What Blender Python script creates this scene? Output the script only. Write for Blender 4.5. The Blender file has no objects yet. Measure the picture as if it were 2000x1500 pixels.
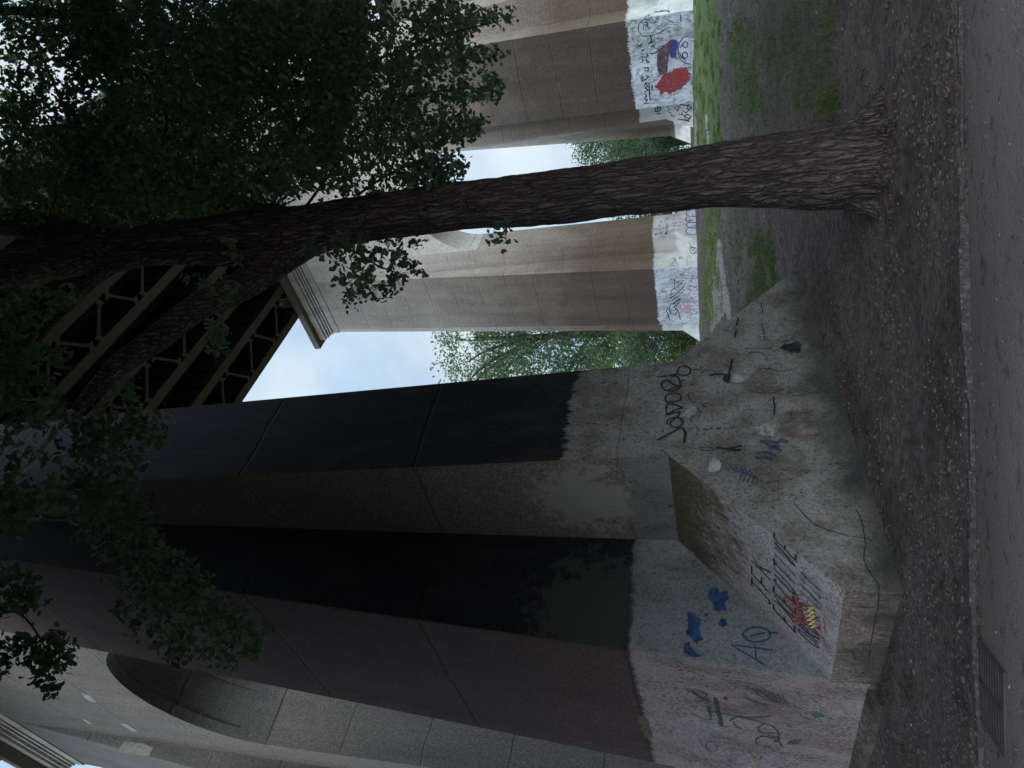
import bpy, bmesh, math, random
import numpy as np
from mathutils import Vector, Matrix, noise
random.seed(7); rng = np.random.default_rng(7)
SC = bpy.context.scene; COL = SC.collection
# ------------------------------------------------------------------ measured geometry of the place
F, TH, PHI, ROLL, EYE = 1358.634, math.radians(17.1286), math.radians(42.1883), math.radians(-2.0301), 1.6
OX, OY = -0.2578, 9.7081                 # origin of the viaduct axes
A, B0, C, KV, D, E_, V, H1, L = .9116, 2.868, 2.831, .067, 2.024, 5.868, 20.482, 26.826, 27.867
J = 7.15                                 # inner face of inner pilaster (arch jamb)
ZT, ZF, HD = .534, 2.349, 28.83
UX = (math.sin(PHI), math.cos(PHI)); VX = (-math.cos(PHI), math.sin(PHI))
def W(u, v, z): return Vector((OX+u*UX[0]+v*VX[0], OY+u*UX[1]+v*VX[1], z))
Uv = Vector((UX[0], UX[1], 0)); Vv = Vector((VX[0], VX[1], 0))
FWD = Vector((0, math.cos(TH), math.sin(TH))); UP0 = Vector((0, -math.sin(TH), math.cos(TH))); R0 = Vector((1, 0, 0))
RIGHT = R0*math.cos(ROLL)+UP0*math.sin(ROLL); UPV = UP0*math.cos(ROLL)-R0*math.sin(ROLL)
EYEP = Vector((0, 0, EYE))
def rayl(x, y):                           # survey sight line through a point of the (sideways) photograph
    return FWD + RIGHT*((1500-y-750)/F) - UPV*((x-1000)/F)
def at_y(x, y, wy):
    d = rayl(x, y); return EYEP + d*(wy/d.y)
def at_t(x, y, t): return EYEP + rayl(x, y)*t
def on_plane(x, y, p, n):
    d = rayl(x, y); return EYEP + d*((p-EYEP).dot(n)/d.dot(n))
def to_px(P):
    q = P-EYEP; t = q.dot(FWD)
    if t <= .05: return None
    X = 750+F*q.dot(RIGHT)/t; Y = 1000-F*q.dot(UPV)/t
    return (Y, 1500-X, t)
TY = [(-60, -.4), (-5, -.03), (7.7, 0), (11.6, .42), (22, 1.62), (32, 2.6), (40, 2.92), (72, 4.25), (110, 4.9), (500, 5.5)]
def tz0(x, y):
    for (a, za), (b, zb) in zip(TY, TY[1:]):
        if y <= b:
            t = max(0, (y-a)/(b-a)); return za+(zb-za)*t
    return TY[-1][1]
def tz(x, y):
    su = 7.7+((x-OX)*UX[0]+(y-OY)*UX[1]+2.83)*.741          # beside the nearest pier the ground falls along the viaduct
    if y > su: wf = min(1, max(0, (24-y)/10)); y0_ = y; y = y-(y-su)*wf*wf*(3-2*wf)
    return tz_(x, y)
def tz_(x, y):
    z = tz0(x, y)*.5+tz0(x, y-.9)*.25+tz0(x, y+.9)*.25
    z += .09*math.exp(-((x-1.78)**2+(y-7.75)**2)/.5)
    amp = .02 if y > 5.7 else .004
    amp *= 1 if y < 20 else 2.5
    z += amp*(noise.noise((x*.8, y*.8, 1)))+.35*amp*noise.noise((x*4, y*4, 2))
    return z
def on_ground(x, y):
    d = rayl(x, y); t0 = 3.; 
    for i in range(900):
        t1 = t0*1.006+.005; P = EYEP+d*t1
        if P.z < tz(P.x, P.y): 
            return P
        t0 = t1
        if t1 > 200: return None
# ------------------------------------------------------------------ node helpers
class NT:
    def __init__(s, name):
        s.m = bpy.data.materials.new(name); s.m.use_nodes = True; s.t = s.m.node_tree; s.t.nodes.clear()
        s.out = s.n('ShaderNodeOutputMaterial'); s.geo = s.n('ShaderNodeNewGeometry'); s.pos = s.geo.outputs['Position']
    def n(s, k, **kw):
        o = s.t.nodes.new(k)
        for a, b in kw.items(): setattr(o, a, b)
        return o
    def l(s, a, b): s.t.links.new(a, b)
    def val(s, inp, v):
        if hasattr(v, 'node'): s.l(v, inp)
        else: inp.default_value = v if not isinstance(v, tuple) or len(v) != 3 or inp.type == 'VECTOR' else (*v, 1)
    def math(s, op, a, b=0., c=0., clamp=False):
        o = s.n('ShaderNodeMath', operation=op, use_clamp=clamp)
        for i, v in enumerate((a, b, c)): s.val(o.inputs[i], v)
        return o.outputs[0]
    def scale(s, vec, sc):
        o = s.n('ShaderNodeVectorMath', operation='MULTIPLY'); s.l(vec, o.inputs[0]); o.inputs[1].default_value = sc; return o.outputs[0]
    def noise(s, sc, det=4, rough=.55, vec=None, stretch=None):
        o = s.n('ShaderNodeTexNoise'); o.inputs['Scale'].default_value = sc; o.inputs['Detail'].default_value = det; o.inputs['Roughness'].default_value = rough
        v = vec or s.pos
        if stretch: v = s.scale(v, stretch)
        s.l(v, o.inputs['Vector']); return o.outputs['Fac']
    def ramp(s, f, lo, hi, a=0., b=1.):
        o = s.n('ShaderNodeMapRange', clamp=True); s.val(o.inputs[0], f)
        for i, v in enumerate((lo, hi, a, b)): s.val(o.inputs[i+1], v)
        return o.outputs[0]
    def mix(s, f, a, b, mode='MIX'):
        o = s.n('ShaderNodeMix', data_type='RGBA', blend_type=mode); s.val(o.inputs[0], f); s.val(o.inputs[6], a); s.val(o.inputs[7], b); return o.outputs[2]
    def bsdf(s, col, rough=.9, bump=None, dist=.02, strength=.6, spec=.25):
        b = s.n('ShaderNodeBsdfPrincipled'); s.val(b.inputs['Base Color'], col); s.val(b.inputs['Roughness'], rough); b.inputs['Specular IOR Level'].default_value = spec
        if bump is not None:
            k = s.n('ShaderNodeBump'); k.inputs['Distance'].default_value = dist; k.inputs['Strength'].default_value = strength; s.l(bump, k.inputs['Height']); s.l(k.outputs[0], b.inputs['Normal'])
        s.l(b.outputs[0], s.out.inputs[0]); return b
def flat(name, col, rough=.8, var=.25, sc=8.):
    n = NT(name); f = n.noise(sc, 3); c = n.mix(n.ramp(f, .3, .7), tuple(x*(1-var) for x in col), tuple(min(1, x*(1+var)) for x in col)); n.bsdf(c, rough); return n.m
def concrete(name, up, up2=None, zr=(8, 22), low=None, zb=3., low_speck=.5, joints=1.9, lowtint=None, ragged=.05, patch=None, streak=.5, lsc=17, soft=.03, splash=False, jw=.75, grit=1., blotch=9.):
    """board-formed concrete: 'up' above the painted band, 'up2' the tone higher up, 'low' the overpainted graffiti band."""
    n = NT(name); sep = n.n('ShaderNodeSeparateXYZ'); n.l(n.pos, sep.inputs[0]); z = sep.outputs[2]
    big = n.noise(.55, 5, .6); st = n.noise(1.6, 5, .65, stretch=(1, 1, .09)); fine = n.noise(27, 4, .75); agg = n.noise(52, 2, .6)
    col = up
    if up2: col = n.mix(n.ramp(n.math('ADD', z, n.math('MULTIPLY', n.math('SUBTRACT', big, .5), blotch)), zr[0], zr[1]), up, up2)
    col = n.mix(n.ramp(big, .3, .75, 0, .45), col, n.mix(1., col, (1.45, 1.42, 1.4), 'MULTIPLY'))
    col = n.mix(n.ramp(st, .5, .75, 0, streak), col, n.mix(1., col, (.5, .48, .46), 'MULTIPLY'))
    col = n.mix(n.ramp(st, .46, .28, 0, streak*.6), col, n.mix(1., col, (1.5, 1.5, 1.5), 'MULTIPLY'))
    # pour joints
    zz = n.math('ADD', z, n.math('MULTIPLY', n.noise(.7, 2), .25))
    fr = n.math('ABSOLUTE', n.math('SUBTRACT', n.math('FRACT', n.math('DIVIDE', zz, joints)), .5))
    jn = n.ramp(fr, .488, .497)
    col = n.mix(n.math('MULTIPLY', jn, n.ramp(n.noise(1.3, 2), .4, .6, .1*jw, jw)), col, n.mix(1., col, (.35, .33, .32), 'MULTIPLY'))
    lj = n.ramp(fr, .43, .487); lj = n.math('MULTIPLY', lj, n.math('SUBTRACT', 1., jn))
    col = n.mix(n.math('MULTIPLY', lj, n.ramp(n.noise(.9, 2), .45, .65, 0, .55*jw)), col, n.mix(1., col, (1.7, 1.62, 1.55), 'MULTIPLY'))
    bf = n.math('ABSOLUTE', n.math('SUBTRACT', n.math('FRACT', n.math('DIVIDE', z, .19)), .5)); bl = n.ramp(bf, .47, .5)
    col = n.mix(n.math('MULTIPLY', bl, n.ramp(big, .4, .7, 0, .3)), col, n.mix(1., col, (.6, .6, .6), 'MULTIPLY'))
    col = n.mix(n.ramp(fine, .58, .36, 0, .75*grit), col, n.mix(1., col, (.45, .44, .44), 'MULTIPLY'))
    col = n.mix(n.ramp(fine, .52, .68, 0, .6*grit), col, n.mix(1., col, (1.9, 1.82, 1.78), 'MULTIPLY'))
    col = n.mix(n.ramp(agg, .6, .7, 0, .8*grit), col, n.mix(1., col, (3., 2.85, 2.8), 'MULTIPLY'))
    if grit > 1: col = n.mix(n.ramp(n.noise(44, 3, .7), .58, .7, 0, .75), col, (.07, .06, .056)); col = n.mix(n.ramp(n.noise(2.2, 6, .7, stretch=(1, 1, .35)), .48, .7, 0, .6), col, (.04, .034, .033))
    col = n.mix(n.ramp(n.noise(5.5, 5, .7), .55, .7, 0, .45), col, n.mix(1., col, (1.55, 1.5, 1.42), 'MULTIPLY'))
    if patch:
        (c0, rad, pc) = patch
        dn = n.n('ShaderNodeVectorMath', operation='DISTANCE'); n.l(n.pos, dn.inputs[0]); dn.inputs[1].default_value = c0
        pm = n.ramp(n.math('ADD', dn.outputs['Value'], n.math('MULTIPLY', n.math('SUBTRACT', n.noise(5, 6, .75), .5), 2.6)), rad, rad*.7)
        col = n.mix(n.math('MULTIPLY', pm, .8), col, pc)
    if low:
        lc = low
        lc = n.mix(n.ramp(big, .35, .65), lc, tuple(x*.72 for x in low))
        blot = n.noise(2.2, 5, .6)
        lc = n.mix(n.ramp(blot, .48, .6, 0, .75), lc, lowtint or tuple(x*1.2 for x in low))
        lc = n.mix(n.ramp(n.noise(1.1, 5, .7, stretch=(1.3, 1.3, .5)), .5, .68, 0, .75), lc, n.mix(1., lc, (.5, .47, .46), 'MULTIPLY'))
        sp = n.noise(lsc, 5, .75, stretch=(1, 1, .6)); lc = n.mix(n.math('MULTIPLY', n.ramp(sp, .57-.05*low_speck, .66-.05*low_speck, 0, .85), n.ramp(n.noise(1.9, 4, .65), .36, .6, .15, 1)), lc, n.mix(1., lc, (.22, .21, .21), 'MULTIPLY'))
        lc = n.mix(n.ramp(fine, .55, .36, 0, .6*grit), lc, n.mix(1., lc, (.5, .49, .49), 'MULTIPLY')); lc = n.mix(n.ramp(agg, .55, .7, 0, .5*grit), lc, n.mix(1., lc, (1.5, 1.48, 1.48), 'MULTIPLY'))
        lc = n.mix(n.math('MULTIPLY', n.ramp(st, .55, .7), .4), lc, n.mix(1., lc, (.4, .4, .4), 'MULTIPLY'))
        zn = n.math('ADD', n.math('ADD', z, n.math('MULTIPLY', n.math('SUBTRACT', n.noise(13, 3, stretch=(1, 1, .12)), .5), ragged*4.5)), n.math('ADD', n.math('MULTIPLY', n.math('SUBTRACT', n.noise(9, 3), .5), ragged*2), n.math('MULTIPLY', n.math('SUBTRACT', n.noise(1.5, 2), .5), ragged*4)))
        col = n.mix(n.ramp(zn, zb+soft, zb-soft), col, lc)
    if splash:                           # mud splash and moss along the foot of the wall
        zg = n.ramp(sep.outputs[1], 7.6, 11.8, .0, .45)
        zs = n.math('SUBTRACT', z, n.math('ADD', zg, n.math('MULTIPLY', n.noise(1.7, 5, .7), .75)))
        col = n.mix(n.ramp(zs, .12, -.3, 0, .85), col, n.mix(n.ramp(n.noise(1.1, 3), .45, .6), (.04, .034, .028), (.018, .026, .022)))
    h = n.math('ADD', n.math('MULTIPLY', fine, .5), n.math('ADD', n.math('MULTIPLY', agg, .35), n.math('MULTIPLY', jn, -.9)))
    n.bsdf(col, .93, h, .03, .9, .15); return n.m
# ------------------------------------------------------------------ object helpers
def empty(name, loc, label, cat, group=None):
    o = bpy.data.objects.new(name, None); COL.objects.link(o); o.location = loc; o.empty_display_size = .3
    o['label'] = label; o['category'] = cat
    if group: o['group'] = group
    bpy.context.view_layer.update(); return o
def pos_of(o):
    p = Vector(o.location)
    while o.parent: o = o.parent; p += Vector(o.location)
    return p
def mobj(name, verts, faces, mats, parent=None, idx=None, smooth=False, kind=None, label=None):
    me = bpy.data.meshes.new(name); off = pos_of(parent) if parent else Vector((0, 0, 0))
    v = np.array(verts, dtype=np.float64).reshape(-1, 3)-np.array(off)
    me.from_pydata(v.tolist(), [], faces); 
    for m in (mats if isinstance(mats, list) else [mats]): me.materials.append(m)
    if idx is not None: me.polygons.foreach_set('material_index', np.array(idx, dtype=np.int32))
    if smooth: me.polygons.foreach_set('use_smooth', np.ones(len(me.polygons), dtype=bool))
    me.update(); o = bpy.data.objects.new(name, me); COL.objects.link(o)
    if parent: o.parent = parent
    if kind: o['kind'] = kind
    if label: o['label'] = label
    return o
class MB:
    def __init__(s): s.v = []; s.f = []; s.i = []
    def face(s, pts, m=0):
        b = len(s.v); s.v += [tuple(p) for p in pts]; s.f.append(tuple(range(b, b+len(pts)))); s.i.append(m)
    def hexa(s, p, m=0):                 # p: 8 points, bottom 4 ccw then top 4
        b = len(s.v); s.v += [tuple(q) for q in p]
        for f in ((3, 2, 1, 0), (4, 5, 6, 7), (0, 1, 5, 4), (1, 2, 6, 5), (2, 3, 7, 6), (3, 0, 4, 7)): s.f.append(tuple(b+k for k in f)); s.i.append(m)
    def box(s, u0, u1, v0, v1, z0, z1, m=0):
        s.hexa([W(u0, v0, z0), W(u1, v0, z0), W(u1, v1, z0), W(u0, v1, z0), W(u0, v0, z1), W(u1, v0, z1), W(u1, v1, z1), W(u0, v1, z1)], m)
    def bar(s, p, q, w, h, m=0):
        p, q = Vector(p), Vector(q); d = (q-p).normalized(); sx = d.cross(Vector((0, 0, 1)))
        if sx.length < 1e-4: sx = Vector((1, 0, 0))
        sx.normalize(); sy = sx.cross(d)
        c = lambda P, a, b: P+sx*a*w/2+sy*b*h/2
        s.hexa([c(p, -1, -1), c(p, 1, -1), c(q, 1, -1), c(q, -1, -1), c(p, -1, 1), c(p, 1, 1), c(q, 1, 1), c(q, -1, 1)], m)
    def obj(s, name, mats, parent=None, **k): return mobj(name, s.v, s.f, mats, parent, s.i, **k)
def fix_normals(o):
    bm = bmesh.new(); bm.from_mesh(o.data); bmesh.ops.recalc_face_normals(bm, faces=bm.faces); bm.to_mesh(o.data); bm.free()
# ------------------------------------------------------------------ materials
GREY, GREYD = (.30, .295, .28), (.22, .215, .205)
BROWN = (.115, .095, .083)
M = {}
M['p1_brown'] = concrete('brown_stained_concrete', (.054, .036, .035), (.08, .06, .056), (13, 26), (.29, .252, .25), 2.93, 1.7, 3.1, (.29, .215, .215), .04, lsc=30, jw=.4)
pc = W(-A, D*.55, 3.6)
M['p1_pil'] = concrete('brown_pilaster_concrete', (.15, .128, .115), (.12, .105, .10), (14, 26), (.2, .195, .19), 2.93, .35, 3.1, (.165, .165, .165), .02, patch=(tuple(pc), .8, (.25, .25, .225)), streak=.3, jw=.35)
M['p1_black'] = concrete('black_painted_concrete', (.011, .012, .016), (.016, .016, .020), (14, 26), (.255, .248, .226), 3.79, .8, 3.1, (.15, .125, .115), .07, streak=.2, splash=True, lsc=24, jw=.35, grit=1.4)
M['p1_step'] = concrete('black_painted_recess', (.011, .012, .016), (.016, .016, .020), (14, 26), (.25, .27, .27), 2.95, .1, 3.1, (.185, .195, .195), .035, streak=.2, jw=.35, patch=(tuple(W(-2.1, D, 3.5)), 1.0, (.048, .048, .044)), grit=1.4)
M['p1_ramp'] = concrete('rough_ramp_concrete', (.075, .064, .046), None, (0, 1), (.36, .325, .33), 1.75, 1.5, 9, (.29, .26, .255), .3, streak=.3, lsc=32, soft=.3)
M['p1_toe'] = concrete('muddy_concrete', (.14, .116, .102), None, (0, 1), (.09, .075, .066), .28, 1.2, 9, (.13, .10, .085), .2, lsc=20, soft=.12)
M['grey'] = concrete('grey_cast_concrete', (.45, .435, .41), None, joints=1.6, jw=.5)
M['p1_grey'] = concrete('shaded_grey_concrete', (.165, .15, .138), (.125, .114, .106), (10, 19), (.42, .44, .46), 3.2, .4, 2.6, streak=.4, jw=.45)  # near pier's shade put into the grey, darker again towards the top
M['p1_strip'] = concrete('brown_grey_concrete', (.105, .098, .092), (.13, .125, .12), (12, 24), (.3, .28, .28), 3., .5, 2.6, streak=.4)
M['jamb'] = concrete('grey_cast_concrete_white_foot', GREY, None, joints=2.2, low=(.6, .62, .64), zb=3.0)
M['p2_shaft'] = concrete('brown_grimed_concrete', (.062, .05, .043), (.32, .295, .265), (10, 27), (.60, .63, .665), 5.18, 1.9, 1.75, (.5, .55, .68), .05, blotch=4, streak=.6, lsc=8)
M['p2_pil'] = concrete('pale_brown_concrete', (.125, .098, .074), (.42, .40, .37), (8, 20), (.66, .67, .64), 5.2, -.6, 1.75, (.55, .55, .52), .05, streak=.5, blotch=4)
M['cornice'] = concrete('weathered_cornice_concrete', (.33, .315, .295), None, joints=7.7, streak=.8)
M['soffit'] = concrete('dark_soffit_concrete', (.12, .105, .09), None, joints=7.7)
def paint(name, col, rough=.8, var=.25, sc=8., wear=.5, wsc=26.):
    n = NT(name); f = n.noise(sc, 3); c = n.mix(n.ramp(f, .3, .7), tuple(x*(1-var) for x in col), tuple(min(1, x*(1+var)) for x in col)); b = n.bsdf(c, rough)
    al = n.math('MULTIPLY', n.ramp(n.noise(wsc, 5, .75), .30, .46, 1-wear, 1), n.ramp(n.noise(wsc*.22, 3), .3, .5, 1-wear*.6, 1)); n.l(al, b.inputs['Alpha']); return n.m
M['paint_blk'] = paint('black_spray_paint', (.012, .012, .014), .6)
M['paint_navy'] = paint('navy_marker', (.016, .016, .03), .6)
M['paint_blue'] = paint('blue_spray_paint', (.02, .055, .135), .7, .5, 14, .95, 13)
M['paint_red'] = paint('red_marker', (.3, .04, .05), .7, .4, 20)
M['paint_redbush'] = paint('red_spray_paint', (.24, .035, .04), .7, .45, 9, .9, 9)
M['paint_yel'] = paint('yellow_marker', (.55, .42, .16), .7)
M['paint_brn'] = paint('purple_brown_spray_paint', (.09, .05, .06), .7, .5, 6, .7, 8)
M['paint_indigo'] = paint('indigo_spray_paint', (.05, .045, .2), .7, .2)
M['paint_lilac'] = paint('lilac_spray_paint', (.5, .5, .62), .7, .12)
M['paint_rust'] = paint('faded_red_spray_paint', (.42, .24, .25), .8, .3, 20)
M['paint_wht'] = paint('white_touch_up_paint', (.26, .27, .28), .8, .15)
M['paint_cream'] = paint('cream_repair_paint', (.27, .27, .225), .85, .15)
M['stain'] = flat('ochre_stain', (.33, .25, .17), .9, .3)
n = NT('tan_steel'); c_ = n.mix(n.ramp(n.noise(2.5, 5), .4, .7), (.066, .053, .035), (.048, .038, .025)); n.bsdf(c_, .6, n.noise(20), .004, .3); M['steel'] = n.m
n = NT('dark_steel'); n.bsdf(n.mix(n.noise(1.5, 4), (.02, .02, .022), (.03, .028, .028)), .7); M['dsteel'] = n.m  # webs and deck: shade under the tracks put into the steel colour
# dirt
n = NT('dirt'); b1 = n.noise(.9, 5, .6); b2 = n.noise(7, 6, .65); b3 = n.noise(55, 4, .7)
col = n.mix(n.ramp(b1, .35, .65), (.09, .068, .064), (.16, .13, .126)); col = n.mix(n.ramp(b2, .42, .66, 0, .85), col, n.mix(1., col, (.42, .40, .39), 'MULTIPLY'))
col = n.mix(n.ramp(b3, .5, .72, 0, .7), col, n.mix(1., col, (1.7, 1.65, 1.65), 'MULTIPLY'))
vor = n.n('ShaderNodeTexVoronoi'); vor.inputs['Scale'].default_value = 26; n.l(n.pos, vor.inputs['Vector'])
col = n.mix(n.math('MULTIPLY', n.ramp(vor.outputs['Distance'], .16, .08), n.ramp(n.noise(6, 3), .55, .66)), col, (.035, .03, .028))
att = n.n('ShaderNodeAttribute', attribute_name='turf'); sepg = n.n('ShaderNodeSeparateColor'); n.l(att.outputs['Color'], sepg.inputs[0])
gmask = n.ramp(n.math('ADD', sepg.outputs[0], n.math('MULTIPLY', n.math('SUBTRACT', n.noise(3.3, 5, .7), .5), .9)), .42, .62)
gcol = n.mix(n.ramp(n.noise(1.2, 4), .35, .65), (.08, .115, .035), (.16, .20, .075)); sepy = n.n('ShaderNodeSeparateXYZ'); n.l(n.pos, sepy.inputs[0]); gcol = n.mix(n.ramp(sepy.outputs[1], 27, 17), gcol, n.mix(n.noise(1.5, 4), (.05, .075, .025), (.095, .122, .045)))
gcol = n.mix(n.ramp(n.noise(2.6, 5, .7), .5, .65, 0, .7), gcol, (.095, .088, .06)); col = n.mix(gmask, col, gcol)
pmask = n.ramp(n.math('ADD', sepg.outputs[1], n.math('MULTIPLY', n.math('SUBTRACT', n.noise(3., 4, .7), .5), .6)), .45, .6)
col = n.mix(pmask, col, n.mix(n.noise(4, 4), (.22, .19, .165), (.30, .27, .24)))
col = n.mix(n.ramp(n.noise(13, 6, .75), .5, .6, 0, .9), col, n.mix(1., col, (.36, .345, .335), 'MULTIPLY')); col = n.mix(n.ramp(n.noise(24, 5, .75, stretch=(1, .6, 1)), .56, .66, 0, .6), col, n.mix(1., col, (1.7, 1.65, 1.65), 'MULTIPLY')); col = n.mix(n.ramp(n.noise(70, 3, .7), .6, .72, 0, .7), col, n.mix(1., col, (2.4, 2.3, 2.3), 'MULTIPLY'))
h = n.math('ADD', n.math('MULTIPLY', b2, 1.), n.math('MULTIPLY', b3, .6)); n.bsdf(col, .9, h, .06, 1., .25); M['dirt'] = n.m
n = NT('path_surface'); b2 = n.noise(2.6, 6, .65); b3 = n.noise(60, 3, .7); b4 = n.noise(11, 5, .7, stretch=(.55, 1, 1))
sepp = n.n('ShaderNodeSeparateXYZ'); n.l(n.pos, sepp.inputs[0])
col = n.mix(n.ramp(n.noise(.8, 4), .3, .7), (.16, .137, .134), (.23, .203, .20)); col = n.mix(n.ramp(b3, .45, .7, 0, .5), col, n.mix(1., col, (1.5, 1.45, 1.45), 'MULTIPLY'))
edge = n.ramp(n.math('ADD', sepp.outputs[1], n.math('MULTIPLY', n.math('SUBTRACT', n.noise(1.6, 4), .5), .9)), 4.75, 5.4); col = n.mix(n.math('MULTIPLY', edge, .75), col, n.mix(1., col, (.6, .57, .56), 'MULTIPLY'))
col = n.mix(n.math('MULTIPLY', n.ramp(b4, .55, .68), n.ramp(edge, 0, 1, .45, .95)), col, (.028, .025, .024)); n.bsdf(col, .9, n.math('ADD', b3, n.math('MULTIPLY', b4, -1.2)), .02, .8, .2); M['path'] = n.m
M['kerb'] = concrete('kerb_concrete', (.056, .053, .056), None, joints=1.9, low=None)
M['iron'] = flat('rusty_iron', (.055, .045, .048), .6, .3, 12)
M['hole'] = flat('drain_pit', (.012, .012, .012), .9)
n = NT('bark'); dn = n.n('ShaderNodeTexNoise'); dn.inputs['Scale'].default_value = 2.2; dn.inputs['Detail'].default_value = 4; n.l(n.pos, dn.inputs['Vector'])
wv = n.n('ShaderNodeVectorMath', operation='MULTIPLY_ADD'); n.l(dn.outputs['Color'], wv.inputs[0]); wv.inputs[1].default_value = (.15, .15, .5); n.l(n.pos, wv.inputs[2])
def crack(sc, st): 
    v = n.n('ShaderNodeTexVoronoi', feature='DISTANCE_TO_EDGE'); v.inputs['Scale'].default_value = sc; n.l(n.scale(wv.outputs[0], st), v.inputs['Vector']); return v.outputs['Distance']
c1 = n.ramp(crack(19, (1, 1, .11)), .0, .30); c2 = n.ramp(crack(44, (1, 1, .16)), .0, .3); st = n.noise(9, 6, .65, stretch=(1, 1, .16)); fi = n.noise(55, 4, .7, stretch=(1, 1, .35)); bg = n.noise(1.3, 3)
col = n.mix(n.ramp(st, .35, .65), (.11, .088, .08), (.21, .168, .15)); col = n.mix(n.ramp(fi, .4, .7, 0, .6), col, n.mix(1., col, (1.6, 1.5, 1.45), 'MULTIPLY')); col = n.mix(n.ramp(bg, .4, .7, 0, .4), col, n.mix(1., col, (.65, .66, .7), 'MULTIPLY'))
sz_ = n.n('ShaderNodeSeparateXYZ'); n.l(n.pos, sz_.inputs[0]); col = n.mix(n.ramp(sz_.outputs[2], 3.5, 7.5), col, n.mix(1., col, (2., 1.95, 1.95), 'MULTIPLY'))  # upper limbs lightened in colour to offset the crown's shade
col = n.mix(n.math('MULTIPLY', n.math('SUBTRACT', 1., c1), .75), col, (.024, .02, .02)); col = n.mix(n.math('MULTIPLY', n.math('SUBTRACT', 1., c2), .5), col, (.02, .017, .016))
n.bsdf(col, .95, n.math('ADD', n.math('MULTIPLY', c1, 1.2), n.math('ADD', n.math('MULTIPLY', c2, .5), n.math('MULTIPLY', fi, .35))), .05, 1., .1); M['bark'] = n.m
M['twig'] = flat('dry_twig', (.05, .042, .038), .9, .5)
M['twigpale'] = flat('pale_twig', (.22, .2, .18), .9, .3)
M['litter'] = flat('pale_scrap', (.33, .33, .33), .8, .3)
M['stone'] = flat('dirt_clod', (.088, .068, .064), .95, .45, 11)
M['stone2'] = flat('pale_pebble', (.16, .15, .14), .9, .35, 11)
def leafmat(name, c1, c2, tr=.35):
    n = NT(name); inf = n.n('ShaderNodeNewGeometry'); r = inf.outputs['Random Per Island']
    col = n.mix(r, c1, c2); d = n.n('ShaderNodeBsdfPrincipled'); n.l(col, d.inputs['Base Color']); d.inputs['Roughness'].default_value = .55; d.inputs['Specular IOR Level'].default_value = .3
    t = n.n('ShaderNodeBsdfTranslucent'); n.l(n.mix(1., col, (1.15, 1.3, .6), 'MULTIPLY'), t.inputs[0]); mx = n.n('ShaderNodeMixShader'); mx.inputs[0].default_value = tr
    n.l(d.outputs[0], mx.inputs[1]); n.l(t.outputs[0], mx.inputs[2]); n.l(mx.outputs[0], n.out.inputs[0]); return n.m
M['ginkgo'] = leafmat('ginkgo_leaf', (.038, .075, .05), (.115, .18, .105), .33)
M['ginkgo2'] = leafmat('ginkgo_leaf_light', (.07, .12, .045), (.11, .18, .07), .35)  # lighter leaf copy, sunlight on the clusters put into the colour
M['far_leaf'] = leafmat('broad_leaf', (.07, .115, .065), (.14, .195, .11), .35)
M['far_leaf2'] = leafmat('yellow_green_leaf', (.09, .14, .05), (.15, .21, .085), .3)
M['far_leaf3'] = leafmat('dark_leaf', (.035, .07, .035), (.08, .125, .06), .3)
M['grass'] = leafmat('grass_blade', (.08, .13, .035), (.18, .235, .08), .33)
M['weed'] = leafmat('weed_leaf', (.018, .032, .013), (.04, .058, .024), .2)
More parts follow.
